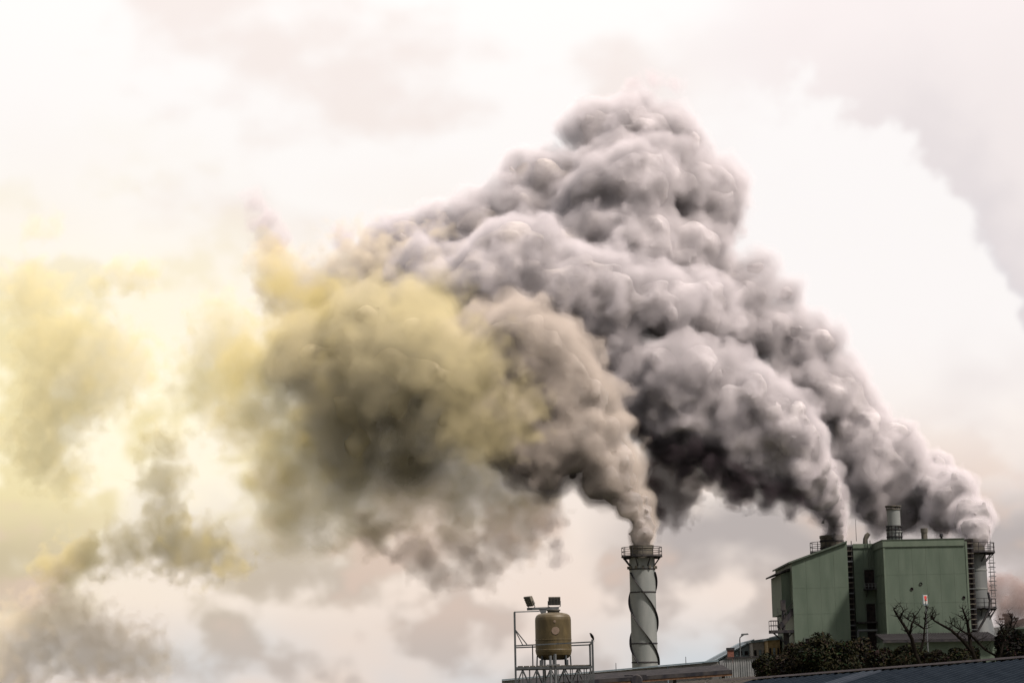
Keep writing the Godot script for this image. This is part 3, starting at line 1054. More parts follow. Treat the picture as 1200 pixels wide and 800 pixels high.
func make_right_works() -> void:
	# smaller works at the right edge, half hidden by steam and shrubs
	var d := 258.0
	var c := at(1183.5, 760, d)
	c.y = 0
	var t := thing("vent_pipe", "thin dark vent pipe with a cross arm at the right edge of the mill", "vent pipe", c)
	var top := at(1183, 721, d).y
	var st := mb()
	tube(st, [c, Vector3(c.x, top, c.z)], [0.55, 0.42], 14)
	part("shaft", st, mats.sooty_steel, t)
	st = mb()
	box(st, Vector3(c.x - 1.0, top - 0.5, c.z - 0.4), Vector3(c.x + 1.2, top - 0.3, c.z + 0.4))
	boxc(st, Vector3(c.x, top + 0.05, c.z), Vector3(1.1, 0.35, 0.9))
	part("cross_arm", st, mats.dark_steel, t)
	st = mb()
	lathe(st, Vector3(c.x, 0, c.z), [[0.5, top - 2.2], [0.62, top - 2.1], [0.62, top - 1.9], [0.5, top - 1.8]], 14)
	part("band", st, mats.dark_steel, t)
	var a := at(1167, 728, 266)
	var b := at(1205, 725, 266)
	var h := thing("hopper_house", "pale grey hopper building at the right edge behind the vent pipe", "mill building", Vector3((a.x + b.x) / 2, 0, -266))
	st = mb()
	hexa(st, [Vector3(a.x - 1.2, 0, -266), Vector3(b.x, 0, -266), Vector3(b.x, 0, -276), Vector3(a.x - 1.2, 0, -276),
		Vector3(a.x + 1.0, a.y - 0.6, -266), Vector3(b.x, b.y, -266), Vector3(b.x, b.y, -276), Vector3(a.x + 1.0, a.y - 0.6, -276)])
	part("wall", st, mats.pale_roof, h)
	st = mb()
	bar(st, Vector3(a.x + 0.8, a.y - 0.5, -265.9), Vector3(b.x, b.y + 0.1, -265.9), 0.5, 0.22)
	part("roof_edge", st, mats.roof_dark, h)
	a = at(1189, 737, 250)
	b = at(1215, 736, 250)
	var g := thing("green_shed", "small green shed at the far right edge behind the shrubs", "shed", Vector3((a.x + b.x) / 2, 0, -250))
	st = mb()
	box(st, Vector3(a.x, 0, -256), Vector3(b.x, a.y, -250))
	part("wall", st, mats.green, g)
	st = mb()
	box(st, Vector3(a.x - 0.2, a.y, -256.2), Vector3(b.x, a.y + 0.2, -249.7))
	part("roof", st, mats.green_dark, g)


func make_near_house() -> void:
	var rng := RandomNumberGenerator.new()
	rng.seed = 4
	var a := at(880, 801.5, 65)
	var b := at(1360, 765, 54)
	var t := thing("near_house", "house with a blue-grey ribbed metal roof along the bottom right edge", "house", Vector3((a.x + b.x) / 2, 0, (a.z + b.z) / 2 + 2))
	var along := (b - a).normalized()
	var flat := Vector3(along.x, 0, along.z).normalized()
	var out := Vector3(-flat.z, 0, flat.x)      # towards the eye
	var down := out * 5.5 + Vector3(0, -1.05, 0)
	var n := 16
	sheets(t, "roof_sheet", [mats.blue_roof], a, b, down, n, 3, 0.13, rng)
	# a clear sheet let into the roof
	var k0 := t.get_child(5) as MeshInstance3D
	k0.material_override = mats.blue_roof_pale
	k0.set_meta("label", "paler sheet let into the roof")
	var st := mb()
	bar(st, a + Vector3(0, 0.17, 0.0) - along, b + Vector3(0, 0.17, 0.0), 0.3, 0.05)
	part("ridge_cap", st, mats.ridge_metal, t)
	st = mb()                      # back slope and walls
	slab(st, b, a, a - out * 5.0 - Vector3(0, 1.0, 0), b - out * 5.0 - Vector3(0, 1.0, 0), 0.08)
	part("back_roof", st, mats.blue_roof, t)
	st = mb()
	var fa := a + out * 5.2 - Vector3(0, 1.2, 0)
	var fb := b + out * 5.2 - Vector3(0, 1.2, 0)
	var ra := a - out * 4.7 - Vector3(0, 1.2, 0)
	var rb := b - out * 4.7 - Vector3(0, 1.2, 0)
	hexa(st, [fa * Vector3(1, 0, 1), fb * Vector3(1, 0, 1), rb * Vector3(1, 0, 1), ra * Vector3(1, 0, 1), fa, fb, rb, ra])
	part("wall", st, mats.concrete, t)


# ------------------------------------------------------------------ the tank on its tower, lamps, masts, sign

func make_tank_tower() -> void:
	var d := 90.0
	var P := func(u: float, v: float, dd := 0.0) -> Vector3: return at(u, v, d + dd)
	var base: Vector3 = P.call(649.0, 800.0)
	base.y = 0
	var t := thing("tank_stand", "dark steel frame with truss deck carrying the brown tank", "steel frame", base)
	var steel: Material = mats.frame_steel
	var back := -3.2                # the frame is that deep
	var z := Vector3(0, 0, back)
	var lt: Vector3 = P.call(603.5, 717.0)
	var lb := Vector3(P.call(604.5, 800.0).x, 0, -d)
	var rt: Vector3 = P.call(694.0, 749.0)
	var rb := Vector3(P.call(696.0, 800.0).x, 0, -d)
	lt.x = lb.x
	rt.x = rb.x - 0.02
	var posts := [[lb, lt, 0.085], [rb, rt, 0.085], [lb + z, Vector3(lt.x, P.call(603.0, 756.0).y, lt.z) + z, 0.08], [rb + z, Vector3(rt.x, rt.y - 0.1, rt.z) + z, 0.08]]
	for p in posts:
		var s := mb()
		bar(s, p[0], p[1], p[2])
		part("post", s, steel, t)
	var st := mb()                  # arm from the top of the left post to the tank
	bar(st, lt, P.call(632.0, 716.0, 1.0), 0.05)
	part("arm", st, mats.galvanised, t)
	var my: float = P.call(650.0, 754.5).y
	for r in [[Vector3(lb.x, my - 0.04, -d), Vector3(rb.x, my + 0.06, -d)], [Vector3(lb.x, my - 0.04, -d) + z, Vector3(rb.x, my + 0.02, -d) + z], [Vector3(lb.x, my - 0.05, -d), Vector3(lb.x, my - 0.05, -d) + z], [Vector3(rb.x, my + 0.05, -d), Vector3(rb.x, my + 0.05, -d) + z]]:
		var s := mb()
		bar(s, r[0], r[1], 0.055)
		part("rail", s, steel, t)
	st = mb()
	bar(st, P.call(604.0, 738.0), P.call(617.5, 755.0), 0.045)
	bar(st, P.call(604.0, 739.0), P.call(612.5, 755.5), 0.04)
	part("brace", st, steel, t)
	var q: Vector3 = P.call(624.0, 755.0, 2.6)
	st = mb()
	bar(st, Vector3(q.x, P.call(624.0, 784.0).y, q.z), q, 0.05)
	part("post", st, steel, t)
	# deck: chords and lattice in front and behind, planks on top
	var dy: float = P.call(650.0, 782.0).y
	for zz in [0.0, back]:
		var s := mb()
		bar(s, Vector3(lb.x, dy, -d + zz), Vector3(rb.x, dy, -d + zz), 0.09, 0.1)
		bar(s, Vector3(lb.x, dy - 0.75, -d + zz), Vector3(rb.x, dy - 0.75, -d + zz), 0.08, 0.08)
		part("chord", s, steel, t)
		for k in 11:
			s = mb()
			var x0 := lerpf(lb.x, rb.x, k / 11.0)
			var x1 := lerpf(lb.x, rb.x, (k + 1) / 11.0)
			if k % 2 == 0:
				bar(s, Vector3(x0, dy - 0.72, -d + zz), Vector3(x1, dy - 0.05, -d + zz), 0.045)
			else:
				bar(s, Vector3(x0, dy - 0.05, -d + zz), Vector3(x1, dy - 0.72, -d + zz), 0.045)
			bar(s, Vector3(x1, dy - 0.72, -d + zz), Vector3(x1, dy - 0.05, -d + zz), 0.04)
			part("lattice_bar", s, steel, t)
	for k in 12:
		var s := mb()
		var x := lerpf(lb.x + 0.2, rb.x - 0.2, k / 11.0)
		boxc(s, Vector3(x, dy + 0.075, -d + back / 2), Vector3(0.22, 0.04, -back - 0.1))
		part("deck_plank", s, mats.sooty_steel, t)
	# cradle that lifts the tank off the deck
	st = mb()
	var tc: Vector3 = P.call(649.0, 770.0, 1.6)
	tc.y = dy + 0.095
	for x in [-0.55, 0.0, 0.55]:
		boxc(st, tc + Vector3(x, 0.12, 0), Vector3(0.1, 0.24, 1.5))
	for w in 8:
		var a := TAU * w / 8
		bar(st, tc + Vector3(cos(a) * 0.72, 0.0, sin(a) * 0.72), tc + Vector3(cos(a) * 0.7, 0.42, sin(a) * 0.7), 0.06)
	part("cradle", st, steel, t)
	# the tank itself
	var k := thing("water_tank", "brown round-shouldered water tank standing on the steel frame", "tank", tc + Vector3(0, 0.25, 0))
	var b := tc + Vector3(0, 0.25, 0)
	var r := 42.5 / 2 * 91.6 / FOCAL
	var top: float = P.call(649.0, 719.0, 1.6).y - b.y
	st = mb()
	lathe(st, b, [[0.0, 0.0], [r * 0.55, 0.0], [r * 0.8, 0.07], [r * 0.94, 0.2], [r * 0.985, 0.33], [r, 0.42], [r * 0.985, 0.44], [r * 0.985, top * 0.42], [r * 1.0, top * 0.425], [r * 1.0, top * 0.44], [r * 0.985, top * 0.445],
		[r * 0.985, top - 0.26], [r * 0.965, top - 0.16], [r * 0.9, top - 0.07], [r * 0.78, top - 0.01], [r * 0.5, top + 0.04], [0.0, top + 0.06]], 48)
	part("body", st, mats.tank_brown, k)
	st = mb()
	lathe(st, b + Vector3(0.03, top, 0), [[r * 0.33, 0.0], [r * 0.33, 0.11], [r * 0.38, 0.12], [r * 0.38, 0.17], [0.0, 0.19]], 24)
	part("lid", st, mats.sooty_steel, k)
	st = mb()
	lathe_z(st, b + Vector3(0.08, top * 0.62, r * 0.985), [[0.17, -0.05], [0.16, 0.012], [0.0, 0.014]], 20)
	part("faded_badge", st, mats.badge, k)
	st = mb()
	lathe_z(st, b + Vector3(0.06, top * 0.82, r * 0.985), [[0.06, -0.05], [0.055, 0.012], [0.0, 0.014]], 14)
	part("inspection_plug", st, mats.badge, k)
	# mast behind the tank with a cross bar for the lamps
	var mp: Vector3 = P.call(637.0, 715.0, 2.9)
	var m := thing("lamp_mast", "steel mast with a cross bar for lamps behind the brown tank", "mast", Vector3(mp.x, 0, mp.z))
	st = mb()
	tube(st, [Vector3(mp.x, 0, mp.z), mp - Vector3(0, 0.25, 0)], [0.06, 0.05], 10)
	part("pole", st, mats.galvanised, m)
	st = mb()
	hexa(st, [mp + Vector3(-0.05, -0.28, 0.05), mp + Vector3(0.05, -0.28, 0.05), mp + Vector3(0.05, -0.28, -0.05), mp + Vector3(-0.05, -0.28, -0.05),
		mp + Vector3(-0.2, 0.05, 0.05), mp + Vector3(0.14, 0.05, 0.05), mp + Vector3(0.14, 0.05, -0.05), mp + Vector3(-0.2, 0.05, -0.05)])
	part("gusset", st, mats.galvanised, m)
	var ca: Vector3 = P.call(617.5, 713.5, 2.9)
	var cb: Vector3 = P.call(655.0, 712.2, 2.9)
	st = mb()
	bar(st, ca, cb, 0.1, 0.11)
	part("cross_bar", st, mats.galvanised, m)
	flood_lamp(P.call(620.5, 704.0, 2.9), ca.lerp(cb, 0.12), Vector3(-0.75, -0.42, 0.5), 0.46, 0.46, "left floodlight on the mast, turned to the left and tilted down")
	flood_lamp(P.call(649.5, 704.0, 2.9), ca.lerp(cb, 0.86), Vector3(0.12, -0.1, 1.0), 0.52, 0.36, "right floodlight on the mast, its barred glass facing forward above the tank")
	# a dark lump sits on the right post
	var bp := rt + Vector3(0, 0.02, 0)
	var bird := thing("perched_bird", "small dark bird perched on the right post of the tank frame", "bird", bp)
	st = mb()
	tube(st, [bp + Vector3(0.06, -0.06, 0), bp + Vector3(0.04, 0.02, 0), bp + Vector3(0.0, 0.1, 0), bp + Vector3(-0.04, 0.17, 0), bp + Vector3(-0.065, 0.215, 0), bp + Vector3(-0.09, 0.225, 0), bp + Vector3(-0.12, 0.22, 0)], [0.015, 0.045, 0.062, 0.05, 0.036, 0.022, 0.004], 12)
	part("body", st, mats.bark, bird)
	st = mb()
	for s in [-0.02, 0.02]:
		bar(st, bp + Vector3(0.01, -0.02, s), bp + Vector3(0.01, 0.05, s), 0.008)
	part("legs", st, mats.bark, bird)
	st = mb()
	bar(st, bp + Vector3(0.05, 0.0, 0), bp + Vector3(0.085, -0.12, 0), 0.03, 0.012)
	part("tail", st, mats.bark, bird)
	# twin posts in front of the frame
	var tp: Vector3 = P.call(647.0, 790.0, -1.5)
	var tw := thing("twin_post", "pair of grey pipe posts with a cross piece in front of the tank frame", "post", Vector3(tp.x, 0, tp.z))
	for e in [[645.0, 768.0], [650.5, 766.0]]:
		var s := mb()
		var q2: Vector3 = P.call(e[0], e[1], -1.5)
		tube(s, [Vector3(q2.x, 0, q2.z), q2], [0.055, 0.055], 10)
		part("post", s, mats.galvanised, tw)
	st = mb()
	bar(st, P.call(640.5, 779.2, -1.5) + Vector3(0, 0, 0.08), P.call(656.0, 778.6, -1.5) + Vector3(0, 0, 0.08), 0.05)
	part("cross_piece", st, mats.galvanised, tw)


func flood_lamp(c: Vector3, foot: Vector3, facing: Vector3, w: float, h: float, label: String) -> void:
	var t := thing("floodlight", label, "floodlight", foot, "floodlights on the lamp mast")
	var f := facing.normalized()
	var s := Vector3.UP.cross(f).normalized()
	var u := f.cross(s)
	var B := func(x: float, y: float, zz: float) -> Vector3: return c + s * x * w / 2 + u * y * h / 2 + f * zz
	var st := mb()
	hexa(st, [B.call(-1, -1, 0.06), B.call(1, -1, 0.06), B.call(0.8, -0.8, -0.1), B.call(-0.8, -0.8, -0.1), B.call(-1, 1, 0.06), B.call(1, 1, 0.06), B.call(0.8, 0.8, -0.1), B.call(-0.8, 0.8, -0.1)])
	part("housing", st, mats.sooty_steel, t)
	st = mb()
	hexa(st, [B.call(-0.9, -0.88, 0.07), B.call(0.9, -0.88, 0.07), B.call(0.9, -0.88, 0.055), B.call(-0.9, -0.88, 0.055), B.call(-0.9, 0.88, 0.07), B.call(0.9, 0.88, 0.07), B.call(0.9, 0.88, 0.055), B.call(-0.9, 0.88, 0.055)])
	var g := part("glass", st, mats.lamp_glass, t)
	st = mb()
	for k in 5:
		var y := -0.72 + k * 0.36
		bar(st, B.call(-1, y, 0.085), B.call(1, y, 0.085), 0.022)
	for k in 4:
		var x := -0.75 + k * 0.5
		bar(st, B.call(x, -1, 0.095), B.call(x, 1, 0.095), 0.016)
	part("guard", st, mats.dark_steel, t)
	st = mb()
	tube(st, [B.call(-1.03, 0, 0), B.call(-1.03, -1.25, 0.0), foot + s * -0.12], [0.018, 0.018, 0.018], 6)
	tube(st, [B.call(1.03, 0, 0), B.call(1.03, -1.25, 0.0), foot + s * 0.12], [0.018, 0.018, 0.018], 6)
	bar(st, foot + s * -0.16, foot + s * 0.16, 0.03)
	part("bracket", st, mats.galvanised, t)


func make_small_things() -> void:
	# street lamp beside the brick chimney
	var d := 180.0
	var p := at(868.3, 780, d)
	var q := at(868.3, 748, d)
	var t := thing("street_lamp", "thin street lamp with one arm rising behind the brick chimney", "street lamp", Vector3(p.x, 0, p.z))
	var st := mb()
	tube(st, [Vector3(p.x, 0, p.z), Vector3(p.x, q.y - 0.1, p.z), Vector3(p.x + 0.03, q.y + 0.1, p.z), Vector3(p.x + 0.35, q.y + 0.3, p.z)], [0.07, 0.05, 0.045, 0.04], 8)
	part("pole", st, mats.frame_steel, t)
	st = mb()
	hexa(st, [Vector3(p.x + 0.1, q.y + 0.24, p.z + 0.09), Vector3(p.x + 0.75, q.y + 0.3, p.z + 0.09), Vector3(p.x + 0.75, q.y + 0.3, p.z - 0.09), Vector3(p.x + 0.1, q.y + 0.24, p.z - 0.09),
		Vector3(p.x + 0.15, q.y + 0.4, p.z + 0.06), Vector3(p.x + 0.7, q.y + 0.42, p.z + 0.06), Vector3(p.x + 0.7, q.y + 0.42, p.z - 0.06), Vector3(p.x + 0.15, q.y + 0.4, p.z - 0.06)])
	part("lamp_head", st, mats.frame_steel, t)
	# white sign with a red mark on a thin pole in front of the boiler house
	var ds := 170.0
	var a := at(1082.4, 697, ds)
	var b := at(1087.6, 707.3, ds)
	var c := at(1085.3, 708, ds)
	var s := thing("yard_sign", "small white sign with a red mark on a thin pole before the green wall", "sign", Vector3(c.x, 0, c.z))
	st = mb()
	tube(st, [Vector3(c.x, 0, c.z - 0.04), Vector3(c.x, a.y, c.z - 0.04)], [0.05, 0.05], 8)
	part("pole", st, mats.galvanised, s)
	st = mb()
	box(st, Vector3(a.x, b.y, -ds), Vector3(b.x, a.y, -ds + 0.03))
	part("board", st, mats.sign_white, s)
	st = mb()
	box(st, Vector3(a.x - 0.07, b.y - 0.06, -ds - 0.03), Vector3(a.x - 0.004, a.y + 0.05, -ds + 0.05))
	box(st, Vector3(a.x - 0.004, b.y - 0.12, -ds - 0.03), Vector3(b.x + 0.03, b.y - 0.004, -ds + 0.05))
	part("frame", st, mats.slate_blue, s)
	st = mb()
	var w := b.x - a.x
	var mid := lerpf(b.y, a.y, 0.62)
	for e in [[0.2, 0.8, 0.02, 0.2], [0.28, 0.62, -0.14, 0.02], [0.45, 0.85, -0.2, -0.1]]:
		box(st, Vector3(a.x + w * e[0], mid + e[2] * 0.9, -ds + 0.034), Vector3(a.x + w * e[1], mid + e[3] * 0.9, -ds + 0.042))
	part("red_mark", st, mats.sign_red, s)


# ------------------------------------------------------------------ plants

func leaf_clump(st: SurfaceTool, c: Vector3, r: Vector3, count: int, size: float, rng: RandomNumberGenerator, tone: Color) -> void:
	for k in count:
		var dir := Vector3(rng.randfn(), rng.randfn(), rng.randfn()).normalized()
		var p := c + dir * r * pow(rng.randf(), 0.45)
		var n := (dir + Vector3(rng.randfn(), rng.randfn() + 0.5, rng.randfn()) * 0.7).normalized()
		var x := n.cross(Vector3(rng.randfn(), rng.randfn(), rng.randfn())).normalized() * size * rng.randf_range(0.6, 1.3)
		var y := n.cross(x).normalized() * size * rng.randf_range(0.3, 0.55)
		var f := rng.randf_range(0.65, 1.4)
		st.set_color(Color(tone.r * f * rng.randf_range(0.85, 1.2), tone.g * f, tone.b * f))
		st.set_normal(n)
		for q in [p - x, p + y, p + x, p - x, p + x, p - y]:
			st.add_vertex(q)


func branch(st: SurfaceTool, a: Vector3, b: Vector3, r0: float, r1: float, rng: RandomNumberGenerator) -> void:
	var path := []
	var rr := []
	var n := 5
	for k in n + 1:
		var f := float(k) / n
		var p := a.lerp(b, f)
		if k > 0 and k < n:
			p += Vector3(rng.randfn(), rng.randfn(), rng.randfn()) * a.distance_to(b) * 0.035
		path.append(p)
		rr.append(lerpf(r0, r1, f))
	tube(st, path, rr, 7)


func shrub(u: float, v: float, w: float, h: float, d: float, label: String, tone: Color, seed_: int, group := "dark shrubs below the boiler house") -> void:
	var rng := RandomNumberGenerator.new()
	rng.seed = seed_
	var top := at(u, v, d)
	var s := d / FOCAL
	var t := thing("shrub", label, "shrub", Vector3(top.x, 0, top.z), group)
	var rx := w / 2 * s
	var ry := h / 2 * s
	var st := mb()
	var ends := []
	var fork := Vector3(top.x, top.y - 2 * ry - 0.8, top.z)
	branch(st, Vector3(top.x + 0.2, 0, top.z), fork, 0.22, 0.16, rng)
	var n := int(clampf(w * h / 70.0, 9, 30))
	for k in n:
		var dir := Vector3(rng.randfn(), rng.randfn(), rng.randfn()).normalized()
		var e := Vector3(top.x, top.y - ry, top.z) + dir * Vector3(rx * 0.85, ry * 0.9, rx * 0.7) * pow(rng.randf(), 0.35)
		ends.append(e)
		branch(st, fork, e, 0.09, 0.02, rng)
	for k in 14:                   # twigs that stick out
		var dir := Vector3(rng.randfn(), absf(rng.randfn()) + 0.3, rng.randfn() * 0.6).normalized()
		var e := Vector3(top.x, top.y - ry, top.z) + dir * Vector3(rx, ry, rx) * rng.randf_range(1.0, 1.22)
		branch(st, Vector3(top.x, top.y - ry * 1.4, top.z).lerp(e, 0.4), e, 0.03, 0.008, rng)
	part("trunk", st, mats.bark, t)
	st = mb()
	for e in ends:
		var f := rng.randf_range(0.55, 1.35)
		leaf_clump(st, e, Vector3(rx, ry, rx) * rng.randf_range(0.28, 0.45), 520, 0.1, rng, Color(tone.r * f, tone.g * f, tone.b * f))
	leaf_clump(st, Vector3(top.x, top.y - ry * 1.1, top.z), Vector3(rx * 0.95, ry * 0.95, rx * 0.9), 3200, 0.1, rng, tone)
	part("crown", st, mats.leaf, t)


func bare_tree(label: String, trunk: Array, limbs: Array, d: float, seed_: int) -> void:
	var rng := RandomNumberGenerator.new()
	rng.seed = seed_
	var foot := at(trunk[0], trunk[1], d)
	var t := thing("bare_tree", label, "tree", Vector3(foot.x, 0, foot.z), "leafless trees below the boiler house")
	var st := mb()
	branch(st, Vector3(foot.x + 0.3, 0, foot.z), foot, 0.13, 0.08, rng)
	part("trunk", st, mats.bark, t)
	for l in limbs:                # each limb: points [u, v, depth offset], then radii from thick to thin
		st = mb()
		var pts: Array = l[0]
		var path := []
		var rr := []
		for k in pts.size():
			path.append(at(pts[k][0], pts[k][1], d + (pts[k][2] if pts[k].size() > 2 else 0.0)))
			rr.append(0.8 * lerpf(l[1], l[2], float(k) / (pts.size() - 1)))
		tube(st, path, rr, 7)
		for k in range(1, path.size()):       # twigs
			for j in 4:
				var p: Vector3 = path[k - 1].lerp(path[k], rng.randf())
				var e := p + Vector3(rng.randf_range(-0.5, 0.5), rng.randf_range(0.0, 0.6), rng.randf_range(-0.4, 0.4)) * rng.randf_range(0.3, 1.0)
				branch(st, p, e, 0.018, 0.006, rng)
				for i in 2:
					var q := p.lerp(e, rng.randf_range(0.3, 0.9))
					branch(st, q, q + Vector3(rng.randfn(), absf(rng.randfn()), rng.randfn()) * 0.16, 0.009, 0.004, rng)
		part("limb", st, mats.bark, t)


func make_plants() -> void:
	var olive := Color(0.0115, 0.012, 0.0085)
	var brown := Color(0.0125, 0.0118, 0.0092)
	shrub(905, 764, 46, 40, 104, "small olive shrub at the left end of the dark row, beside the pale shed", olive, 1)
	shrub(932, 756, 56, 46, 101, "rounded shrub second from the left, under the hanging platform", brown, 2)
	shrub(966, 747, 76, 58, 100, "largest dark shrub, below the middle of the sloping left wing", olive, 3)
	shrub(1003, 750, 60, 52, 102, "dense dark shrub below the ladder shaft and tall doorway", brown, 4)
	shrub(1032, 762, 44, 40, 98, "low brownish shrub below the left corner of the main block", brown, 5)
	shrub(1068, 757, 50, 38, 97, "round shrub at the foot of the forked bare branches", olive, 6)
	shrub(1097, 764, 40, 30, 96, "low shrub between the two leafless trees", brown, 7)
	shrub(1128, 758, 46, 34, 98, "round dark shrub below the end of the annex roof", olive, 8)
	shrub(1187, 739, 44, 60, 95, "tall dark bush at the right edge of the picture", Color(0.008, 0.008, 0.0068), 9)
	bare_tree("leafless forked branches above the shrubs, just left of the sign", [1073, 765], [
		[[[1073, 765], [1069, 748], [1062, 736], [1054, 724, 0.5], [1049, 716, 0.5], [1047.5, 713]], 0.12, 0.03],
		[[[1055, 725, 0.5], [1058, 718], [1059, 714]], 0.05, 0.02],
		[[[1067, 742], [1069, 731, -0.5], [1072, 724], [1073, 721]], 0.07, 0.02],
		[[[1079, 764], [1083, 748], [1084, 735, 0.6], [1085, 722], [1087, 714]], 0.07, 0.02],
		[[[1084, 737, 0.6], [1074, 731], [1065, 726], [1060, 722]], 0.045, 0.012],
		[[[1085, 732], [1090, 727], [1093, 725]], 0.03, 0.012]], 94, 11)
	bare_tree("leafless tree with long slanting branches in front of the right end of the boiler house", [1143, 772], [
		[[[1143, 772], [1138, 757], [1136, 742, 0.4], [1134, 728], [1130, 717], [1128.5, 712]], 0.12, 0.035],
		[[[1140, 764], [1128, 750], [1115, 738, -0.5], [1102, 731], [1095, 727], [1091, 723]], 0.11, 0.02],
		[[[1136, 744, 0.4], [1126, 738], [1118, 733], [1114, 730]], 0.055, 0.02],
		[[[1136, 742], [1146, 752, 0.5], [1155, 761], [1167, 768], [1170, 780]], 0.07, 0.06],
		[[[1132, 722], [1129, 727], [1128, 724]], 0.03, 0.012]], 95, 12)
	bare_tree("dark leafless stems mixed with the bush at the right edge", [1172, 775], [
		[[[1172, 775], [1175, 758], [1178, 746, 0.4], [1174, 735], [1173, 731]], 0.08, 0.02],
		[[[1177, 748], [1182, 738], [1186, 730, 0.4], [1187, 722]], 0.06, 0.02],
		[[[1180, 742], [1188, 735], [1193, 726]], 0.05, 0.015]], 93, 13)


# ------------------------------------------------------------------ smoke

func cell(wave: float, s: int) -> FastNoiseLite:
	var n := FastNoiseLite.new()
	n.seed = s
	n.noise_type = FastNoiseLite.TYPE_CELLULAR
	n.cellular_distance_function = FastNoiseLite.DISTANCE_EUCLIDEAN
	n.cellular_return_type = FastNoiseLite.RETURN_DISTANCE
	n.fractal_type = FastNoiseLite.FRACTAL_NONE
	n.frequency = 1.0 / wave
	n.domain_warp_enabled = true
	n.domain_warp_frequency = 0.7 / wave
	n.domain_warp_amplitude = wave * 0.2
	n.domain_warp_fractal_type = FastNoiseLite.DOMAIN_WARP_FRACTAL_NONE
	return n


func bump(n: FastNoiseLite, p: Vector3) -> float:
	var d := n.get_noise_3dv(p) + 1.0
	return 0.55 - d * d


# Puffs [centre, radius, radius of the first puff they grew from] along a list of [u, v, radius (in the view's units), depth offset], each with smaller puffs budding from it.
func puffs(list: Array, d: float, seed_: int, buds := 9, swell := 1.0) -> Array:
	var rng := RandomNumberGenerator.new()
	rng.seed = seed_
	var out := []
	var first_y := at(list[0][0], list[0][1], d).y
	for b in list:
		var dd: float = d + (b[3] if b.size() > 3 else 0.0)
		var r: float = b[2] * dd / FOCAL
		if r > 1.6:
			r *= swell
		var c := at(b[0], b[1], dd)
		var old := maxf(r, clampf((c.y - first_y) / 4.0, 0.0, 5.0))   # smoke ages as it rises
		out.append([c, r, old])
		if r < 1.2:
			continue
		for k in buds:
			var dir := Vector3(rng.randfn(), rng.randfn(), rng.randfn()).normalized()
			var rr := r * rng.randf_range(0.35, 0.65)
			var c2 := c + dir * (r - rr * lerpf(0.2, 0.55, clampf((r - 2.0) / 3.0, 0.0, 1.0)))
			out.append([c2, rr, old])
			if rr > 1.5:
				for j in (4 if r < 3.0 else 2):
					var dir2 := (Vector3(rng.randfn(), rng.randfn(), rng.randfn()).normalized() + dir * 0.6).normalized()
					var r3 := rr * rng.randf_range(0.35, 0.55)
					out.append([c2 + dir2 * (rr - r3 * 0.25), r3, old])
	return out


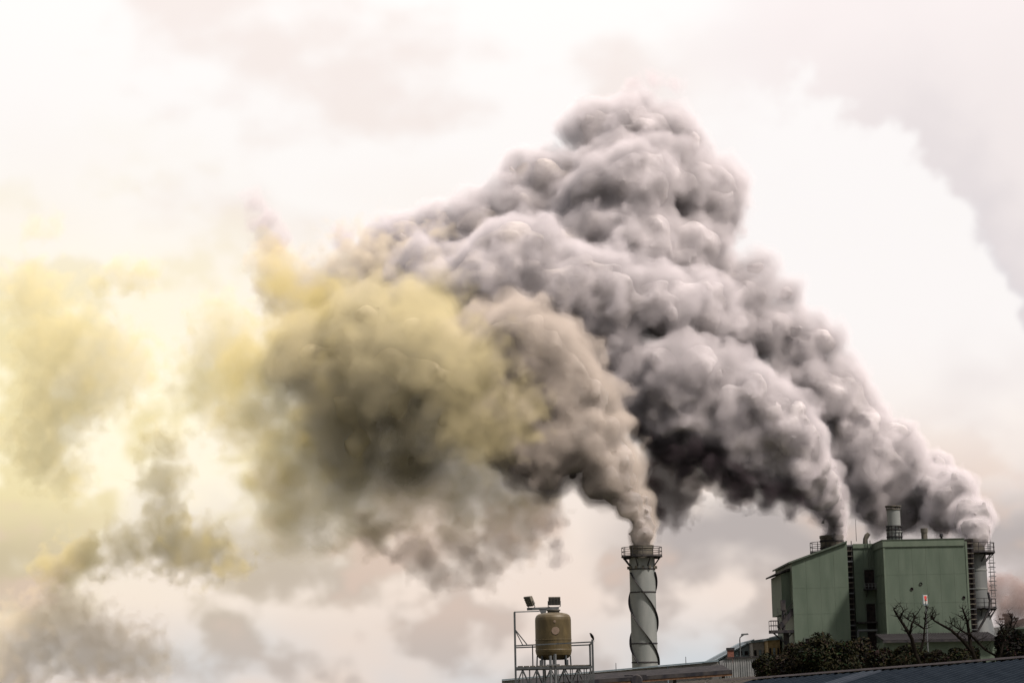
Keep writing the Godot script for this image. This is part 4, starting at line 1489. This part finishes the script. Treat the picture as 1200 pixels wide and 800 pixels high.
# One mesh for each of the levels asked for, all of the same billowing body. how: sharp (how distinct the puffs stay), soft0 and soft1 (metres that one
# level is worth in young and in old smoke), lumps and tears (how much cauliflower, how much torn wisps), age (radius at which smoke counts as old).
func smoke_meshes(blobs: Array, h: float, isos: Array, fine: int, how: Dictionary, colour: Callable) -> Array:
	var sharp: float = how.sharp
	var lumps: float = how.lumps
	var tears: float = how.tears
	var grain: float = how.grain
	var how_deep: float = how.get("deep", 0.35)       # below which the tears fade out
	var soft0: float = how.soft0
	var soft1: float = how.soft1
	var reach := 11.0 / sharp
	var spread := 1.3 * soft1 + 1.2
	var lo := Vector3.INF
	var hi := -Vector3.INF
	for b in blobs:
		var m: float = b[1] + maxf(b[1] * reach, spread) + 1.0
		lo = lo.min(b[0] - Vector3.ONE * m)
		hi = hi.max(b[0] + Vector3.ONE * m)
	var nx := int((hi.x - lo.x) / h) + 2
	var ny := int((hi.y - lo.y) / h) + 2
	var nz := int((hi.z - lo.z) / h) + 2
	var sy := nx
	var sz := nx * ny
	var n := nx * ny * nz
	var sum := PackedFloat32Array()
	sum.resize(n)
	var rad := PackedFloat32Array()
	rad.resize(n)
	var ripe := PackedFloat32Array()
	ripe.resize(n)
	for b in blobs:
		var c: Vector3 = (b[0] - lo) / h
		var r: float = b[1] / h
		var k: float = sharp / r
		var old: float = b[2]
		var far: float = r + maxf(r * reach, spread / h)
		for z in range(maxi(0, int(c.z - far)), mini(nz - 1, int(c.z + far) + 1)):
			for y in range(maxi(0, int(c.y - far)), mini(ny - 1, int(c.y + far) + 1)):
				var q := (z - c.z) * (z - c.z) + (y - c.y) * (y - c.y)
				var w := far * far - q
				if w <= 0.0:
					continue
				w = sqrt(w)
				var first := z * sz + y * sy
				for x in range(maxi(0, int(c.x - w)), mini(nx - 1, int(c.x + w) + 1)):
					var e := exp(k * (r - sqrt(q + (x - c.x) * (x - c.x))))
					sum[first + x] += e
					rad[first + x] += e * r
					ripe[first + x] += e * old
	var f := PackedFloat32Array()
	f.resize(n)
	f.fill(9.0)
	for z in nz:
		for y in ny:
			var i := z * sz + y * sy
			for x in nx:
				var s := sum[i + x]
				if s < 1e-32:
					continue
				var r := rad[i + x] / s * h
				var d := -log(s) * r / sharp
				var age := clampf((ripe[i + x] / s - 1.3) / 3.7, 0.0, 1.0)
				var width := lerpf(soft0, soft1, age)
				if d < -0.9 * r - 3.0 * width:
					f[i + x] = -9.0
					continue
				var p := lo + Vector3(x, y, z) * h
				if lumps > 0.0:
					d -= 0.45 * minf(r, 2.6) * wobble.get_noise_3dv(p)
					var calm := lumps * clampf(1.0 + 1.3 * wild.get_noise_3dv(p * 0.5), 0.35, 1.6)
					d -= lumps * minf(4.2, r * 0.5) * bump(big[0], p) * clampf(r / 4.0 - 0.4, 0.0, 1.0)
					d -= lumps * minf(2.2, r * 0.5) * bump(big[1], p) * clampf(r / 2.0 - 0.5, 0.0, 1.0)
					d -= calm * minf(1.15, r * 0.45) * bump(big[2], p) * (1.0 - 0.6 * age)
					d -= calm * minf(0.55, r * 0.3) * bump(big[3], p) * (1.0 - 0.6 * age)
				if tears > 0.0:
					d -= tears * minf(r, 4.0) * wild.get_noise_3dv(p * grain) * clampf(d / width * how_deep + 0.75, 0.0, 1.0)
				f[i + x] = d / width
	var out := []
	for k in isos.size():
		out.append(nets(f, lo, h, nx, ny, nz, isos[k], colour, fine if k == 0 else 0))
	return out


# The surface f = iso as a smooth net (one vertex in each cell that it crosses), then halved «levels» times with small bumps.
func nets(f: PackedFloat32Array, lo: Vector3, h: float, nx: int, ny: int, nz: int, iso: float, colour: Callable, levels: int) -> ArrayMesh:
	var sy := nx
	var sz := nx * ny
	var id := PackedInt32Array()
	id.resize(f.size())
	id.fill(-1)
	var vs := PackedVector3Array()
	var edges := [[0,1],[2,3],[4,5],[6,7],[0,2],[1,3],[4,6],[5,7],[0,4],[1,5],[2,6],[3,7]]
	for z in nz - 1:
		for y in ny - 1:
			var i0 := z * sz + y * sy
			for x in nx - 1:
				var i := i0 + x
				var a := f[i]
				if a > 8.5 or a < -8.5:
					continue
				var g1 := f[i + 1]
				var g2 := f[i + sy]
				var g3 := f[i + sy + 1]
				var g4 := f[i + sz]
				var g5 := f[i + sz + 1]
				var g6 := f[i + sz + sy]
				var g7 := f[i + sz + sy + 1]
				var c := int(a < iso) + int(g1 < iso) + int(g2 < iso) + int(g3 < iso) + int(g4 < iso) + int(g5 < iso) + int(g6 < iso) + int(g7 < iso)
				if c == 0 or c == 8:
					continue
				var g := [a, g1, g2, g3, g4, g5, g6, g7]
				var pt := Vector3.ZERO
				var cnt := 0
				for e in edges:
					var ga: float = g[e[0]] - iso
					var gb: float = g[e[1]] - iso
					if (ga < 0.0) == (gb < 0.0):
						continue
					var pa := Vector3(e[0] & 1, (e[0] >> 1) & 1, e[0] >> 2)
					var pb := Vector3(e[1] & 1, (e[1] >> 1) & 1, e[1] >> 2)
					pt += pa.lerp(pb, ga / (ga - gb))
					cnt += 1
				id[i] = vs.size()
				vs.append(lo + (Vector3(x, y, z) + pt / cnt) * h)
	var ix := PackedInt32Array()
	for z in range(1, nz - 1):
		for y in range(1, ny - 1):
			var i0 := z * sz + y * sy
			for x in range(1, nx - 1):
				var i := i0 + x
				var a := f[i]
				if a > 8.5 or a < -8.5:
					continue
				var s := a < iso
				if s != (f[i + 1] < iso):
					face(ix, id[i], id[i - sy], id[i - sy - sz], id[i - sz], s)
				if s != (f[i + sy] < iso):
					face(ix, id[i], id[i - sz], id[i - sz - 1], id[i - 1], s)
				if s != (f[i + sz] < iso):
					face(ix, id[i], id[i - 1], id[i - 1 - sy], id[i - sy], s)
	for level in levels:
		var mid := {}
		var nix := PackedInt32Array()
		nix.resize(ix.size() * 4)
		var w := 0
		for t in range(0, ix.size(), 3):
			var corner := [ix[t], ix[t + 1], ix[t + 2]]
			var m := [0, 0, 0]
			for k in 3:
				var a: int = corner[k]
				var b: int = corner[(k + 1) % 3]
				var key := a * 4194304 + b if a < b else b * 4194304 + a
				if mid.has(key):
					m[k] = mid[key]
				else:
					m[k] = vs.size()
					mid[key] = vs.size()
					vs.append((vs[a] + vs[b]) * 0.5)
			for q in [corner[0], m[0], m[2], m[0], corner[1], m[1], m[2], m[1], corner[2], m[0], m[1], m[2]]:
				nix[w] = q
				w += 1
		ix = nix
		var nn := normals(vs, ix)
		for v in vs.size():
			vs[v] += nn[v] * 0.13 * bump(big[4], vs[v])
	var arr := []
	arr.resize(Mesh.ARRAY_MAX)
	arr[Mesh.ARRAY_VERTEX] = vs
	arr[Mesh.ARRAY_NORMAL] = normals(vs, ix)
	if colour.is_valid():
		var cs := PackedColorArray()
		cs.resize(vs.size())
		for v in vs.size():
			cs[v] = colour.call(vs[v])
		arr[Mesh.ARRAY_COLOR] = cs
	arr[Mesh.ARRAY_INDEX] = ix
	var am := ArrayMesh.new()
	if ix.size():
		am.add_surface_from_arrays(Mesh.PRIMITIVE_TRIANGLES, arr)
	return am


func face(ix: PackedInt32Array, a: int, b: int, c: int, d: int, s: bool) -> void:
	if a < 0 or b < 0 or c < 0 or d < 0:
		return
	if s:
		ix.append_array(PackedInt32Array([a, c, b, a, d, c]))
	else:
		ix.append_array(PackedInt32Array([a, b, c, a, c, d]))


func normals(vs: PackedVector3Array, ix: PackedInt32Array) -> PackedVector3Array:
	var nn := PackedVector3Array()
	nn.resize(vs.size())
	for t in range(0, ix.size(), 3):
		var a := vs[ix[t]]
		var c := (vs[ix[t + 2]] - a).cross(vs[ix[t + 1]] - a)
		nn[ix[t]] += c
		nn[ix[t + 1]] += c
		nn[ix[t + 2]] += c
	for v in vs.size():
		nn[v] = nn[v].normalized()
	return nn


func fog(albedo: Color, density: float) -> FogMaterial:
	var m := FogMaterial.new()
	m.albedo = albedo
	m.density = density
	return m


func smoke_part(called: String, mesh: Mesh, m: Material, t: Node3D) -> void:
	if mesh.get_surface_count() == 0:
		return
	var o := MeshInstance3D.new()
	o.name = called
	o.mesh = mesh
	o.material_override = m
	o.position = -t.position
	t.add_child(o, true)


# A plume: a dense body and thinner smoke round it. hulls: [level, fog albedo, density]
func plume(called: String, label: String, blobs: Array, h: float, body_at: float, hulls: Array, fine: int, how: Dictionary, colour: Callable) -> void:
	var t := thing(called, label, "smoke", Vector3(blobs[0][0].x, blobs[0][0].y, blobs[0][0].z))
	var isos := []
	if colour.is_valid():
		isos.append(body_at)
	for q in hulls:
		isos.append(q[0])
	var ms := smoke_meshes(blobs, h, isos, fine, how, colour)
	if isos.size() > hulls.size():
		smoke_part("dense_smoke", ms.pop_front(), mats.smoke, t)
	for k in hulls.size():
		smoke_part("thin_smoke", ms[k], fog(hulls[k][1], hulls[k][2]), t)


func make_smoke() -> void:
	big = [cell(9.0, 1), cell(4.6, 2), cell(2.3, 3), cell(1.15, 4), cell(0.6, 5)]
	wild = fbm(6.0, 31, 5)
	wobble = fbm(5.0, 32, 2)
	var m := StandardMaterial3D.new()
	m.resource_name = "smoke"
	m.vertex_color_use_as_albedo = true
	m.roughness = 1.0
	m.metallic_specular = 0.0
	mats["smoke"] = m
	var tint := fbm(16.0, 41, 3)
	# steam is lilac grey where it is fresh and turns olive yellow as it drifts to the left
	var middle_of := at(415, 480, 250)
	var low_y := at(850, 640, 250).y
	var hue := func(p: Vector3) -> Color:
		var q := p - middle_of
		q.z = 0.0
		q.y *= 1.25
		var s := smoothstep(8.0, 24.0, q.length() + tint.get_noise_3dv(p) * 8.0)
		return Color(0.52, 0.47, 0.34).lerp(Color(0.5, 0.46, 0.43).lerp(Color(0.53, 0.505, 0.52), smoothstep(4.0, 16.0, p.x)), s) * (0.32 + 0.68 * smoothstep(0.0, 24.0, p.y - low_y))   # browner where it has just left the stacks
	var right := [[1147,636,9,-15],[1146,628,11,-15],[1145,618,15,-14],[1138,606,22,-11],[1147,602,15,-12],[1112,592,30,-6],[1124,576,26,-7],[1100,575,24,-4],[1085,575,34],[1090,556,26],[1062,560,34],[1050,545,36],[1040,520,30],[1015,545,44],[1030,590,30],[1060,600,24],[1100,610,18],[1010,505,40],[985,470,40],[985,440,26],[950,455,44],[945,415,40],[932,385,28],[902,388,40],[920,345,22],[888,314,24],[882,345,32],[862,375,48],[835,330,40,3],
		[830,264,36,2],[842,215,34,2],[812,235,50,1],[800,300,50,-2],[745,215,56,-5],[705,222,42,-5],[690,285,56,-4],[745,290,56,-6],[650,215,40],[612,205,28,2],[615,245,40],[735,150,40,1],[702,158,36,1],[772,160,38,1],[805,172,28,2],[730,185,44,-1],[775,200,44,-2],[668,152,20,4],[745,120,18,3],[560,268,42],[515,275,36],[470,280,34],[448,300,30],[590,300,50]]
	var middle := [[978,632,11.5,13],[978,624,12.5,13],[977,616,14,12.5],[976,606,16,11.5],[972,598,19,10],[979,588,14,9],[962,578,24,7.5],[968,560,20,6],[946,562,26,4.5],[955,545,24,3],[930,560,22,3],[930,538,34],[940,512,26],[920,500,34,-2],[905,478,32],[880,458,34,-2],[850,442,36],[890,512,38],[860,502,42],[815,432,38,-2],[782,428,34,-3],[752,422,32,-1],[745,455,42],[800,470,46],[840,482,44],[770,485,36],[905,548,26],[872,540,26],[832,525,26],
		[705,400,48,2],[720,352,52],[665,345,52],[772,360,44,0],[820,365,42,3],[640,390,44],[605,310,54],[560,335,54],[505,335,52,2]]
	var left := [[753,644,11],[752,636,12],[751,628,13],[751,620,14],[750,614,14],[746,602,16],[738,588,20],[726,574,22],[738,564,16],[714,560,28],[726,534,24],[700,534,34],[712,504,26],[682,512,40],[692,474,32],[660,482,44],[662,438,38],[642,408,34,-2],[617,392,34,-3],[590,388,32,-1],[566,394,28,2],[630,452,48],[600,432,46],[582,472,46],[640,522,42],[612,502,42],[666,545,24],[692,558,17],[640,548,24],[545,430,44,3]]
	var fresh := {"sharp": 10.0, "soft0": 0.25, "soft1": 1.1, "lumps": 0.9, "tears": 0.6, "grain": 1.7, "deep": 0.7}
	var browner := {"sharp": 9.0, "soft0": 0.2, "soft1": 1.3, "lumps": 0.9, "tears": 0.6, "grain": 1.7, "deep": 0.7}
	var lilac := Color(0.965, 0.935, 0.955)
	var warm := Color(0.915, 0.86, 0.815)
	plume("smoke_plume", "lilac grey plume from the right stack, piling up to the topmost billow", puffs(right, 268, 3, 7, 0.9), 0.45, -1.6, [[-0.85, lilac, 0.21], [-0.35, lilac, 0.2], [0.1, lilac, 0.18], [0.5, lilac, 0.05]], 1, fresh, hue)
	plume("smoke_plume", "bright-crested plume with a black underside from the middle stack", puffs(middle, 251, 2, 7, 0.9), 0.42, -1.6, [[-0.85, lilac, 0.21], [-0.35, lilac, 0.2], [0.1, lilac, 0.18], [0.5, lilac, 0.05]], 1, fresh, hue)
	plume("smoke_plume", "brownish plume bending left from the lone stack", puffs(left, 240, 1, 7, 1.0), 0.42, -1.6, [[-0.85, warm, 0.21], [-0.35, warm, 0.2], [0.1, warm, 0.18], [0.5, warm, 0.05]], 1, browner, hue)
	# the olive bank that the three plumes run into
	var bank := [[545,450,50,-3],[500,440,52,-4],[452,428,52,-2],[480,385,46],[435,375,42],[405,415,44],[465,478,44,-2],[525,490,44,-3],[575,505,36,-3],[360,415,40],[405,475,46],[420,520,40],[480,530,36]]
	var old := {"sharp": 9.0, "soft0": 2.0, "soft1": 2.1, "lumps": 0.8, "tears": 0.7, "grain": 1.4, "deep": 0.7}
	var olive := Color(0.955, 0.9, 0.73)
	plume("smoke_bank", "broad olive bank of smoke left of the plumes, its dense upper part", puffs(bank, 242, 7, 6, 0.95), 0.6, -1.7, [[-0.85, olive, 0.12], [-0.35, olive, 0.11], [0.1, olive, 0.11], [0.5, olive, 0.04]], 0, old, hue)
	var lower := [[400,420,58],[350,400,44],[330,440,46],[380,375,40],[400,480,56],[455,500,52],[365,520,56],[342,565,44],[402,562,56],[452,552,50],[505,560,48],[548,572,44],[355,602,36],[402,602,34],[585,572,38],[470,594,30],[540,602,28],[600,588,28],[325,335,26],[320,300,20],[640,575,20],[300,480,34],[290,430,32],[520,535,44],[570,545,36],[330,615,30],[440,605,30]]
	var deep := Color(0.955, 0.875, 0.56)
	var thin := {"sharp": 6.0, "soft0": 0.9, "soft1": 1.7, "lumps": 0.3, "tears": 1.6, "grain": 1.5}
	plume("smoke_bank", "lower olive bank of smoke, half clear, hanging left of the lone stack", puffs(lower, 246, 8, 4, 0.9), 0.6, 0.0, [[-1.6, deep, 0.05], [-0.8, deep, 0.06], [0.0, deep, 0.065], [0.7, deep, 0.04]], 0, thin, no_body)
	drift("faint olive haze in front of the brownish plume where it meets the bank", [[555,430,46],[600,482,36],[500,368,44],[560,500,36]], 232, 33, Color(0.96, 0.9, 0.7), 0.022)
	drift("pale beige smoke that fills the notch between the upper billows and the olive bank", [[425,315,40],[385,345,38],[345,345,32],[455,345,42],[320,315,24],[500,320,40]], 254, 34, Color(0.94, 0.885, 0.8), 0.09)
	var pale := Color(0.975, 0.92, 0.7)
	drift("pale yellow drift of smoke at the left edge, high up", [[40,345,32],[62,400,40],[104,422,52],[62,480,44],[112,452,40],[150,430,34],[48,530,34],[82,560,24],[40,270,14],[64,262,12]], 290, 21, pale, 0.04)
	drift("small yellow puff high between the left drift and the bank", [[140,325,18],[166,322,18],[112,330,13]], 285, 22, pale, 0.06)
	drift("long yellow-brown band of smoke low on the left", [[60,665,18],[100,655,24],[150,640,24],[200,635,32],[240,650,28],[190,600,20],[190,560,24],[190,520,20],[272,660,18]], 280, 23, Color(0.95, 0.88, 0.62), 0.08)
	drift("brown-grey smoke at the bottom left corner", [[30,742,32],[70,740,36],[110,762,40],[72,708,24],[160,770,32],[10,780,40]], 285, 24, Color(0.94, 0.87, 0.74), 0.05)
	drift("faint yellow veil between the left drifts and the bank", [[270,412,44],[262,372,28],[252,452,44],[290,500,34]], 272, 25, pale, 0.035)
	drift("thin brown-grey streamer hanging below the bank", [[600,640,24],[562,665,22],[512,676,16],[632,602,24],[582,618,26],[480,640,18],[540,640,24],[440,625,20],[500,655,20],[620,620,20]], 254, 26, Color(0.9, 0.82, 0.74), 0.1)
	drift("small grey scrap of smoke left of the lone stack", [[655,655,9],[652,640,7]], 248, 27, Color(0.85, 0.8, 0.8), 0.2)
	drift("ragged dark brown smoke below the middle plume, right of the lone stack", [[775,562,28],[790,588,22],[782,540,26],[800,555,20],[766,602,16],[866,572,18]], 256, 28, Color(0.5, 0.42, 0.41), 0.2)
	drift("dark smoke added along the underside of the middle plume to stand in for its shade", [[930,588,13],[905,579,17],[875,566,21],[845,549,23],[812,533,23],[782,520,20],[752,502,16]], 249.5, 32, Color(0.3, 0.27, 0.29), 0.3)  # shade of the underside, put into the low albedo of added fog
	drift("torn wisps above the bank on its left", [[310,262,14],[300,236,12],[320,285,18],[400,280,14]], 262, 29, Color(0.93, 0.88, 0.9), 0.12)
	drift("brown steam drifting from the works at the right edge", [[1170,694,16],[1184,710,15],[1176,720,10],[1196,718,16],[1200,700,20]], 258, 30, Color(0.7, 0.61, 0.59), 0.2)
	drift("torn wisps above the topmost billow", [[765,92,11],[745,98,10],[790,100,9]], 268, 31, Color(0.93, 0.88, 0.9), 0.1)


func drift(label: String, list: Array, d: float, seed_: int, albedo: Color, density: float) -> void:
	var torn := {"sharp": 5.0, "soft0": 0.5, "soft1": 1.0, "lumps": 0.0, "tears": 2.0, "grain": 2.4}
	plume("smoke_drift", label, puffs(list, d, seed_, 3), 0.5, 0.0, [[-0.9, albedo, density * 1.2], [0.0, albedo, density], [0.8, albedo, density * 0.6]], 0, torn, no_body)
